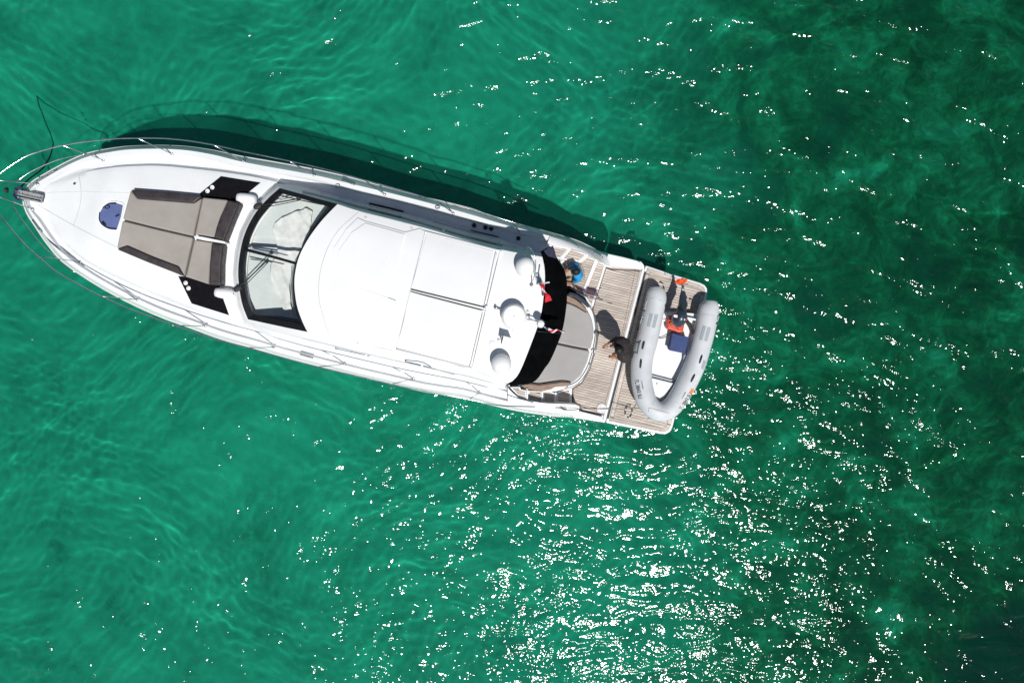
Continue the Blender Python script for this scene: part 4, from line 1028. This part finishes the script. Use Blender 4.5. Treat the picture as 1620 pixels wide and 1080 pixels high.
# tender chocks
for a, b in (((1010, 520), (1100, 545)), ((1022, 625), (1080, 640))):
    p, q_ = P(*a, .76), P(*b, .76); u = (q_-p).normalized(); nn = Vector((-u.y, u.x, 0))*.05
    prism('tender_chock', [p-nn, q_-nn, q_+nn, p+nn], .15, M['rubber'], Y_, bevel=.01)

# ------------------------------------------------------------------ tender
tb = P(1060, 560, .63); T = thing('inflatable_tender', 'grey inflatable dinghy with outboard lying across the yacht swim platform', 'dinghy', tb)
tc = [(1038.5, 454, .14), (1038.4, 456.5, .18), (1038.3, 462, .23), (1038, 471, .258), (1036, 482, .262), (1031.5, 502, .265), (1024.5, 535, .268), (1016.5, 565, .268), (1014.5, 590, .265), (1016.5, 612, .262), (1022.5, 633, .255), (1033.5, 646.5, .25), (1048, 651, .25), (1062, 643.5, .25), (1073.5, 628, .255), (1086, 606, .262), (1099, 577, .266), (1108.5, 545, .268), (1115, 520, .266), (1119, 500, .263), (1121, 490, .258), (1123, 483, .23), (1124, 477.5, .18), (1124.3, 475.5, .14)]
def tz(i): 
    k = i/(len(tc)-1); return 1.0+.12*math.exp(-((k-.5)/.13)**2)
cpath = [P(a, b, tz(i)) for i, (a, b, r) in enumerate(tc)]
cp2 = catmull(cpath, 6); rr = catmull([Vector((r, 0, 0)) for a, b, r in tc], 6)
v, f = tube_vf(cp2, .25, 28, radii=[x.x*.97 for x in rr])
tub = mesh_obj('inflatable_tube', v, f, M['pvc'], T, smooth=True)
tubT = bvh_of(tub)
# inner hull, deck and transom
fl = [(1048, 492), (1044, 515), (1037, 548), (1031, 575), (1028, 595), (1031, 618), (1037, 632), (1048, 637), (1058, 628), (1071, 606), (1083, 582), (1094, 548), (1101, 512), (1103, 496)]
fz = .86
prism('floor', pts(fl, fz), .05, M['gel'], T, bevel=.01)
kl = [[P(a, b, .78) for a, b in fl], ]
m_ = MB(); n = len(fl); c0 = pts(fl, .82); 
kv = [Vector((p.x, p.y, p.z)) for p in c0]; cc_ = sum(kv, Vector())/n
m_.v = kv+[cc_+(p-cc_)*.55-Vector((0, 0, .13)) for p in kv]
m_.f = [(i, (i+1) % n, (i+1) % n+n, i+n) for i in range(n)]+[tuple(range(n, 2*n))]
m_.build('rigid_keel', M['gel'], T)
p, q_ = P(1050, 495, 1.0), P(1103, 506, 1.0)
u = (q_-p).normalized(); nn = Vector((-u.y, u.x, 0))*.025
prism('transom', [p-nn, q_-nn, q_+nn, p+nn], .28, M['gel'], T, bevel=.01)
prism('bow_locker', pts([(1029.5, 597), (1066, 606), (1062, 613), (1049, 630.5), (1043, 629.5), (1036.5, 626)], 1.0), .16, M['gel'], T, bevel=.015)
lathe('locker_latch', P(1039, 606.5, 1.0), [(.03, 0), (.025, .015)], M['chrome'], T, n=10)
prism('shadow_gap_strip', pts([(1029.6, 592), (1068, 602), (1067.5, 605), (1029.5, 595)], .93), .1, M['pvcdark'], T)  # dark grey strip painting in the shadow of the gap at the bow locker
prism('side_shelf', pts([(1048, 493), (1055, 495), (1060, 503), (1056, 509), (1046, 507)], .93), .06, M['white'], T, bevel=.02)
# moulded side steps inside on the right
band2 = [(1084, 560), (1082, 575), (1075, 592), (1069, 602)]
tube('side_coaming', catmull(pts(band2, .93), 5), .05, M['pvcdark'], T)
def on_tube(l, h=.003): return [P(a, b, drape(tubT, a, b, 1.2)+h) for a, b in l]
def tube_patch(name, l, mat, nx=8, ny=6, h=.004, parent=T):
    """quad patch (4 photo points) laid on the tube"""
    a, b, c_, d_ = [Vector((x, y, 0)) for x, y in l]; rows = []
    for i in range(nx+1):
        r = []
        for j in range(ny+1):
            v = a.lerp(b, i/nx).lerp(d_.lerp(c_, i/nx), j/ny); r.append(P(v.x, v.y, drape(tubT, v.x, v.y, 1.2)+h))
        rows.append(r)
    return grid(name, rows, mat, parent)
tube_patch('wear_patch', [(1028, 495), (1033.5, 496), (1028.3, 517), (1022.8, 516)], M['pvcdark'])
tube_patch('wear_patch', [(1036, 496.5), (1041.3, 497.5), (1036.2, 519), (1031, 518)], M['pvcdark'])
tube_patch('wear_patch', [(1112, 515), (1117, 516), (1111, 538), (1106, 537)], M['pvcdark'])
tube_patch('wear_patch', [(1119.8, 517), (1124.8, 518), (1119, 540), (1114, 539)], M['pvcdark'])
tube_patch('wear_patch', [(1113, 569), (1117, 571), (1113, 584), (1109, 583)], M['pvcdark'])
for a in ((1018, 546, 12, 76), (1014, 575, 13, 84), (1109, 568, 13, 72), (1096.5, 598, 13, 64)):
    an = math.radians(a[3]); dx, dy = math.cos(an)*a[2]/2, -math.sin(an)*a[2]/2
    L_ = on_tube([(a[0]-dx, a[1]-dy), (a[0]-dx*.4, a[1]-dy*.4), (a[0]+dx*.4, a[1]+dy*.4), (a[0]+dx, a[1]+dy)], .03); L_[0].z -= .03; L_[-1].z -= .03
    tube('grab_strap', L_, .020, M['ink'], T)
for a, b in (((1014, 539), (1009, 561)), ((1017, 500), (1013, 512)), ((1024, 474), (1020, 490)), ((1137.5, 500), (1133, 516))):
    L_ = on_tube([a, ((a[0]+b[0])/2-.5, (a[1]+b[1])/2), b], .02); tube('grab_handle', catmull(L_, 3), .014, M['pvcdark'], T)
for a in ((1007.5, 541), (1003.5, 557), (1017.5, 491), (1014.5, 504), (1134.8, 512)):
    tube_patch('handle_patch', [(a[0]-2.2, a[1]-1.2), (a[0]+3.2, a[1]-.8), (a[0]+3, a[1]+1.2), (a[0]-2.2, a[1]+1)], M['ink'], 3, 3)
# seams
for l in ([(1027, 473), (1033, 471.5), (1044, 474), (1049, 478)], [(1110, 497.5), (1118, 497), (1128, 499), (1135, 502)], [(1036, 633), (1032, 640), (1026, 650)], [(1062, 627), (1070, 636), (1078, 643)]):
    tube('tube_seam', catmull(on_tube(l, .001), 3), .005, M['pvcdark'], T)
# bow fitting and handle
tube_patch('bow_pad', [(1027, 645), (1060, 654), (1058, 661), (1026, 652)], M['pvc'], 10, 5, .02)
tube('bow_handle', catmull(on_tube([(1025, 661.5), (1032, 663.5), (1041, 666)], .0), 4), .018, M['pvcdark'], T)
def lettering(txt, a, b, hpx, mat, parent, name='lettering', flip=False):
    cu = bpy.data.curves.new('txt', 'FONT'); cu.body = txt; cu.size = 1; cu.offset = .022; tmp = bpy.data.objects.new('txt', cu); COL.objects.link(tmp)
    dg = bpy.context.evaluated_depsgraph_get(); me = tmp.evaluated_get(dg).to_mesh()
    vs = [v_.co.copy() for v_ in me.vertices]; fs_ = [tuple(p_.vertices) for p_ in me.polygons]; tmp.evaluated_get(dg).to_mesh_clear()
    bpy.data.objects.remove(tmp); bpy.data.curves.remove(cu)
    x0 = min(v_.x for v_ in vs); x1 = max(v_.x for v_ in vs); y1 = max(v_.y for v_ in vs); y0 = min(v_.y for v_ in vs)
    A_, B_ = Vector((a[0], a[1], 0)), Vector((b[0], b[1], 0)); d_ = (B_-A_); nrm = Vector((d_.y, -d_.x, 0)).normalized()*hpx    # letter tops
    out = []
    for v_ in vs:
        q_ = A_+d_*((v_.x-x0)/(x1-x0))+nrm*((v_.y-y0)/(y1-y0)); out.append(P(q_.x, q_.y, drape(tubT, q_.x, q_.y, 1.2)+.004))
    return mesh_obj(name, out, fs_, mat, parent)
lettering('FL 3843 SU', (1003.8, 601.5), (1009.8, 631), 6.4, M['ink'], T)
lettering('FL 3843 SU', (1079.5, 648.5), (1095.2, 623.5), 6.0, M['ink'], T)
lettering('CARIBE', (1014, 602), (1016.5, 615), 1.8, M['ink'], T)
lettering('CARIBE', (1079.5, 631), (1085.5, 620.5), 1.9, M['ink'], T)
tube_patch('registration_sticker', [(1090.3, 620.5), (1095, 613.5), (1098.3, 616.5), (1093.8, 623.5)], M['sticker'], 4, 4)
# outboard motor, tilted up
OB = mesh_obj('outboard_motor', *ellipsoid_vf(P(1075, 503.5, 1.52), Vector((.175, -.03, 0)), Vector((.05, .205, .06)), Vector((0, -.03, .19)), 24, 14), M['outboard'], T, smooth=True)
m_ = MB()
m_.add(*tube_vf([P(1077, 495, 1.42), P(1079.5, 484, 1.30), P(1080.5, 470, 1.22), P(1080.5, 462, 1.20)], .07, 10, radii=[.13, .105, .085, .06]))
m_.add(*box_vf(P(1081, 470, 1.22), Vector((.09, 0, 0)), Vector((0, .03, 0)), Vector((0, 0, .02)))); m_.add(*box_vf(P(1081.5, 481, 1.28), Vector((.085, 0, 0)), Vector((0, .035, 0)), Vector((0, 0, .025))))
m_.build('motor_leg', M['outboard'], OB, smooth=False)
m_ = MB(); c_ = P(1080, 456, 1.18); m_.add(*tube_vf([c_+Vector((0, -.10, 0)), c_+Vector((0, .08, .02))], .05, 10, radii=[.045, .03]))
m_.build('gearcase', M['steel'], OB, smooth=True)
o = MB()
for k in range(3):
    a = k*2.094+.3; d_ = Vector((math.cos(a), 0, math.sin(a))); o.add(*ellipsoid_vf(c_+Vector((0, .1, 0))+d_*.07, d_*.06, Vector((0, .012, .0)), d_.cross(Vector((0, 1, 0)))*.04, 8, 6))
o.build('propeller', M['steel'], OB, smooth=True)
pc = [P(a, b, 1.25) for a, b in [(1066.5, 446.5), (1070, 442.5), (1078, 440.8), (1087, 442), (1084, 447.5), (1078, 449.5), (1071, 448.5)]]
cloth_mesh('propeller_cover', pc, 1.27, .08, .03, M['orange'], OB, sc=9, th=.012)
prism('motor_badge', pts([(1066.3, 497.5), (1072, 498.5), (1071.5, 502.5), (1066, 501.5)], 1.70), .02, M['white'], OB)
prism('motor_stripe', pts([(1077.5, 498.5), (1079.3, 498), (1084.5, 505.5), (1083, 507.3)], 1.70), .02, M['whitecloth'], OB)
tube('cowl_band', catmull(pts([(1066, 497), (1071, 493.5), (1078, 493), (1084, 497), (1087, 503), (1086, 508)], 1.60), 5), .010, M['redcloth'], OB)
m_ = MB()
for k in range(7):
    a = (1084+random.uniform(-2, 3), 505+random.uniform(-4, 4)); b = (1095+random.uniform(-2, 3), 520+random.uniform(-8, 9))
    mid_ = ((a[0]+b[0])/2+random.uniform(-3, 4), (a[1]+b[1])/2+random.uniform(-4, 4)); m_.add(*tube_vf(catmull([P(*a, 1.1), P(*mid_, 1.06), P(*b, .98)], 6), .014, 6))
m_.build('control_hoses', M['rubber'], OB, smooth=True)
tube('fuel_hose', catmull(pts([(1040, 533), (1046, 535), (1054, 532), (1062, 526), (1074, 524)], .93), 6), .010, M['rubber'], T)
tube('control_cable', catmull(pts([(1042, 506), (1050, 505.5), (1058, 506.5)], 1.0), 5), .008, M['pvcdark'], T)

# fuel tank and box in the tender
c_ = P(1069, 515, .90)
FT = thing('fuel_tank', 'red plastic fuel tank below the outboard in the dinghy', 'fuel tank', Vector((c_.x, c_.y, .87)))
prism('tank_body', pts([(1057, 503.5), (1062, 501.5), (1084, 507.5), (1081, 526), (1074, 526), (1055, 519.5)], 1.10), .22, M['red'], FT, bevel=.04, seg=3)
lathe('tank_cap', P(1061.5, 511, 1.11), [(.04, 0), (.04, .03), (.015, .035)], M['rubber'], FT, n=14)
lathe('cap_centre', P(1061.5, 511, 1.146), [(.018, 0), (.012, .012)], M['sticker'], FT, n=10)
tube('tank_handle', catmull([P(1065, 506, 1.1), P(1067, 507.5, 1.16), P(1073, 520, 1.16), P(1073.5, 522, 1.1)], 4), .014, M['red'], FT)
c_ = P(1074, 543, .87)
BX = thing('storage_box', 'square dark blue box on the white floor of the dinghy', 'box', Vector((c_.x, c_.y, .87)))
prism('box_body', pts([(1064.5, 528), (1089, 534), (1083.5, 558), (1060, 553)], 1.10), .23, M['bluebox'], BX, bevel=.012)
prism('lid', pts([(1063.6, 527), (1090, 533.2), (1084.2, 559.2), (1059, 554)], 1.15), .05, M['bluebox'], BX, bevel=.012)

# ------------------------------------------------------------------ lines and loose gear
ar = catmull([P(31, 298, 2.5), P(45, 284, 2.15), P(67, 267, 1.55), (P(78, 250, .95)), P(82, 238, .35), P(84.5, 226, -.05), P(86.5, 216, -.5), P(88.5, 203, -1.3), P(91, 186, -2.3), P(94, 168, -3.15)], 8)
o = tube('anchor_line', ar, .017, M['darkrope'], n=6, loc=P(67, 267, 0)); tag(o, 'dark wet anchor line running from the yacht bow into the water', 'rope')
o = tube('float', [P(9.5, 301, .02), P(12, 301, .02)], .075, M['rubber'], n=10, loc=P(10.7, 301, 0)); tag(o, 'small black float on the water ahead of the yacht bow', 'float')
ml = catmull([P(887, 645, 1.72), P(893, 648, 1.68), P(910, 648, 1.45), P(917, 646, 1.10), P(930, 646, .90), P(951, 646.5, .92), P(975, 646.5, .905), P(1000, 646.3, .66), P(1010, 645.6, .80), P(1021, 644, .95)], 6)
o = tube('mooring_line', ml, .009, M['rope'], n=6, loc=P(930, 646, .88)); tag(o, 'thin grey line from the stern cleat across the white disc to the dinghy', 'rope')
# flat white coil of rope
c_ = P(951.7, 645.8, .90); sp = []
prof = [(.115, 0), (.122, .008)]
for k in range(11): prof += [(.116-.0095*k, .020), (.111-.0095*k, .014)]
prof += [(.010, .016)]
o = lathe('rope_coil', P(951.7, 645.8, .888), prof, M['white'], n=40, loc=P(951.7, 645.8, .888)); tag(o, 'flat round white rope coil lying on the teak aft deck', 'rope coil')

# ------------------------------------------------------------------ people
def capsule_vf(a, b, ra, rb, n=12):
    a, b = Vector(a), Vector(b); d_ = (b-a); L_ = d_.length; u = d_.normalized() if L_ > 1e-6 else Vector((0, 0, 1)); path = []; rad = []
    for k in range(4): t_ = k/4*math.pi/2; path.append(a-u*ra*math.cos(t_)); rad.append(max(.001, ra*math.sin(t_)))
    path += [a, b]; rad += [ra, rb]
    for k in range(1, 5): t_ = k/4*math.pi/2; path.append(b+u*rb*math.sin(t_)); rad.append(max(.001, rb*math.cos(t_)))
    return tube_vf(path, 1, n, radii=rad)
def remeshed(mb, name, mat, parent, vox, sm=4):
    o = mb.build(name, mat, parent, smooth=True)
    r = o.modifiers.new('remesh', 'REMESH'); r.mode = 'VOXEL'; r.voxel_size = vox; r.use_smooth_shade = True
    if sm: s_ = o.modifiers.new('smooth', 'SMOOTH'); s_.factor = .5; s_.iterations = sm
    return o
def hand(mb, w_, dirn, palm_n, s=1.0):
    """palm and five separate bent fingers"""
    d_ = dirn.normalized(); n_ = (palm_n-d_*palm_n.dot(d_)).normalized(); sd = d_.cross(n_)
    k = w_+d_*.045
    mb.add(*ellipsoid_vf(k, d_*.055, sd*.042, n_*.017, 10, 8))
    for i, L_ in enumerate((.068, .078, .073, .056)):
        b0 = k+d_*.040+sd*(.030-.020*i); b1 = b0+(d_*.85+n_*.3).normalized()*L_*.5; b2 = b1+(d_*.45+n_*.85).normalized()*L_*.5
        mb.add(*capsule_vf(b0, b1, .0095, .009, 8)); mb.add(*capsule_vf(b1, b2, .009, .0075, 8))
    b0 = k-d_*.02+sd*.034; b1 = b0+(d_*.5+sd*.7+n_*.3).normalized()*.035; b2 = b1+(d_*.8+n_*.5).normalized()*.03
    mb.add(*capsule_vf(b0, b1, .012, .0105, 8)); mb.add(*capsule_vf(b1, b2, .0105, .009, 8))
def person(label, base, J, fwd, shirt, shorts, hairmat, g=1.0):
    """J: joints in world metres. fwd: direction the face looks"""
    T_ = thing('person', label, 'person', base); b = MB()
    hd = J['head']; nk = J['neck']; up = (hd-nk).normalized(); fw = (fwd-up*fwd.dot(up)).normalized(); sd = up.cross(fw)
    b.add(*ellipsoid_vf(hd, fw*.098, sd*.076, up*.118, 18, 12))
    b.add(*ellipsoid_vf(hd+fw*.05-up*.06, fw*.045, sd*.05, up*.05, 12, 8))       # jaw
    b.add(*capsule_vf(hd+fw*.095+up*.01, hd+fw*.115-up*.025, .010, .015, 8))      # nose
    b.add(*capsule_vf(hd+fw*.088-up*.055-sd*.02, hd+fw*.088-up*.055+sd*.02, .009, .009, 8))    # lips
    for s in (-1, 1):
        b.add(*ellipsoid_vf(hd+sd*.078*s-fw*.005, fw*.028, sd*.010, up*.034, 8, 6))
        b.add(*ellipsoid_vf(hd+sd*.032*s+fw*.084+up*.012, fw*.012, sd*.015, up*.012, 8, 6))
    b.add(*capsule_vf(nk, hd-up*.07, .062, .054))
    sh = J['shL'].lerp(J['shR'], .5); pel = J['pelvis']
    for s in ('L', 'R'):
        b.add(*capsule_vf(sh, J['sh'+s], .085*g, .058*g)); b.add(*capsule_vf(J['sh'+s], J['el'+s], .050*g, .040)); b.add(*capsule_vf(J['el'+s], J['wr'+s], .040, .027))
        b.add(*capsule_vf(pel, J['hip'+s], .10, .095)); b.add(*capsule_vf(J['hip'+s], J['kn'+s], .088, .056)); b.add(*capsule_vf(J['kn'+s], J['an'+s], .055, .036))
        ft = J['an'+s]; td = J['toe'+s]
        b.add(*capsule_vf(ft-Vector((0, 0, .025)), td, .036, .028))
        hand(b, J['wr'+s], J['hd'+s]-J['wr'+s], J.get('pn', Vector((0, 0, -1))))
    for k in range(5):
        b.add(*capsule_vf(pel.lerp(sh, k/5)+(J['shL']-J['shR']).normalized()*.06, pel.lerp(sh, k/5)-(J['shL']-J['shR']).normalized()*.06, (.11+.012*k/4)*g, (.11+.012*k/4)*g))
    b.add(*capsule_vf(sh, nk, .085, .062))
    remeshed(b, 'body', M['skin'], T_, .0085, 2)
    # shirt
    c = MB(); ld_ = (J['shL']-J['shR']).normalized()
    for k in range(7):
        q_ = pel.lerp(sh, .08+k/6*.9); wd = (.085 if k < 6 else .10)*g; rr_ = (.125+.014*k/6)*g; c.add(*capsule_vf(q_+ld_*wd, q_-ld_*wd, rr_, rr_))
    for s in ('L', 'R'):
        c.add(*capsule_vf(sh, J['sh'+s], .10*g, .074*g)); c.add(*capsule_vf(J['sh'+s], J['sh'+s].lerp(J['el'+s], .6), .072*g, .062*g))
    o = remeshed(c, 'shirt', shirt, T_, .014, 3)
    dt = bpy.data.textures.new('folds', 'CLOUDS'); dt.noise_scale = .11; dm = o.modifiers.new('folds', 'DISPLACE'); dm.texture = dt; dm.strength = .035; dm.mid_level = .5; dm.texture_coords = 'LOCAL'
    c = MB()
    for s in ('L', 'R'):
        c.add(*capsule_vf(pel, J['hip'+s], .13, .125)); c.add(*capsule_vf(J['hip'+s], J['hip'+s].lerp(J['kn'+s], .85), .112, .088))
    o = remeshed(c, 'shorts', shorts, T_, .014, 3)
    dm = o.modifiers.new('folds', 'DISPLACE'); dm.texture = dt; dm.strength = .03; dm.mid_level = .5; dm.texture_coords = 'LOCAL'
    c = MB(); c.add(*ellipsoid_vf(hd-fw*.016+up*.022, fw*.102, sd*.088, up*.115, 18, 12)); c.add(*ellipsoid_vf(hd-fw*.05-up*.02, fw*.06, sd*.078, up*.09, 12, 8))
    remeshed(c, 'hair', hairmat, T_, .010, 1)
    return T_
# person seated on the steps, leaning over, facing the bow
def J_seated():
    hd = P(911, 430, 2.02); f_ = Vector((-.90, -.35, 0)).normalized(); s_ = Vector((-f_.y, f_.x, 0)) ; z0 = 1.32
    s_ = Vector((0.22, -.97, 0)).normalized()     # left shoulder side (image down)
    pel = P(915, 431, 1.42)+Vector((.02, 0, 0)); sh = P(913, 431, 1.84)
    J = dict(head=hd, neck=sh+Vector((-.01, 0, .06)), pelvis=pel, shL=sh+s_*.165+Vector((0, 0, -.02)), shR=sh-s_*.165+Vector((0, 0, -.02)))
    J['hipL'] = pel+s_*.09; J['hipR'] = pel-s_*.09
    J['knL'] = pel+f_*.40+s_*.13+Vector((0, 0, .10)); J['knR'] = pel+f_*.40-s_*.10+Vector((0, 0, .10))
    J['anL'] = J['knL']+f_*.04+s_*.02; J['anL'].z = 1.20; J['anR'] = J['knR']+f_*.04; J['anR'].z = 1.20
    for k in 'LR': J['an'+k].z = 1.40; J['toe'+k] = J['an'+k]+f_*.17-Vector((0, 0, .045))
    J['elL'] = J['shL']+f_*.14+s_*.03+Vector((0, 0, -.20)); J['elR'] = J['shR']+f_*.17-s_*.0+Vector((0, 0, -.18))
    J['wrL'] = J['elL']+f_*.19-s_*.10+Vector((0, 0, .02)); J['wrR'] = J['elR']+f_*.18+s_*.06+Vector((0, 0, .02))
    J['hdL'] = J['wrL']+f_*.1-s_*.03; J['hdR'] = J['wrR']+f_*.1+s_*.04
    return J, f_
J, f_ = J_seated()
person('dark-haired person in a bright blue shirt seated on the teak side steps', Vector((J['pelvis'].x, J['pelvis'].y, 1.31)), J, (f_+Vector((0, 0, -.45))), M['blueshirt'], M['shorts'], M['hair'], .76)
# person standing on the aft teak deck, bent forward
def J_standing():
    f_ = Vector((-.96, -.28, 0)).normalized(); s_ = Vector((.28, -.96, 0)).normalized()
    pel = P(990, 552, 1.80); sh = P(985.5, 553, 2.22)
    hd = P(979.5, 554, 2.42)
    J = dict(head=hd, neck=sh+f_*.03+Vector((0, 0, .07)), pelvis=pel, shL=sh+s_*.20, shR=sh-s_*.20)
    J['hipL'] = pel+s_*.09; J['hipR'] = pel-s_*.09
    J['knL'] = P(981, 553, 1.34)+s_*.08; J['knR'] = P(981, 553, 1.34)-s_*.10
    J['anL'] = P(980, 553, .96)+s_*.09; J['anR'] = P(980, 553, .96)-s_*.12
    for k in 'LR': J['an'+k].z = .97; J['toe'+k] = J['an'+k]+f_*.17-Vector((0, 0, .045))
    J['elL'] = J['shL']+f_*.02+s_*.07+Vector((0, 0, -.27)); J['elR'] = J['shR']+f_*.10-s_*.08+Vector((0, 0, -.24))
    J['wrL'] = J['elL']+f_*.18-s_*.16+Vector((0, 0, .10)); J['wrR'] = J['elR']+f_*.19+s_*.06+Vector((0, 0, .16))
    J['hdL'] = J['wrL']+f_*.1-s_*.03; J['hdR'] = J['wrR']+f_*.1+s_*.04
    return J, f_
J, f_ = J_standing()
person('person in a dark shirt standing bent forward on the teak aft deck beside the dinghy', Vector((J['anL'].x, J['anL'].y, .885)), J, (f_+Vector((0, 0, -.6))), M['brownshirt'], M['darkshorts'], M['hair'], 1.3)
print('objects', len(bpy.data.objects))
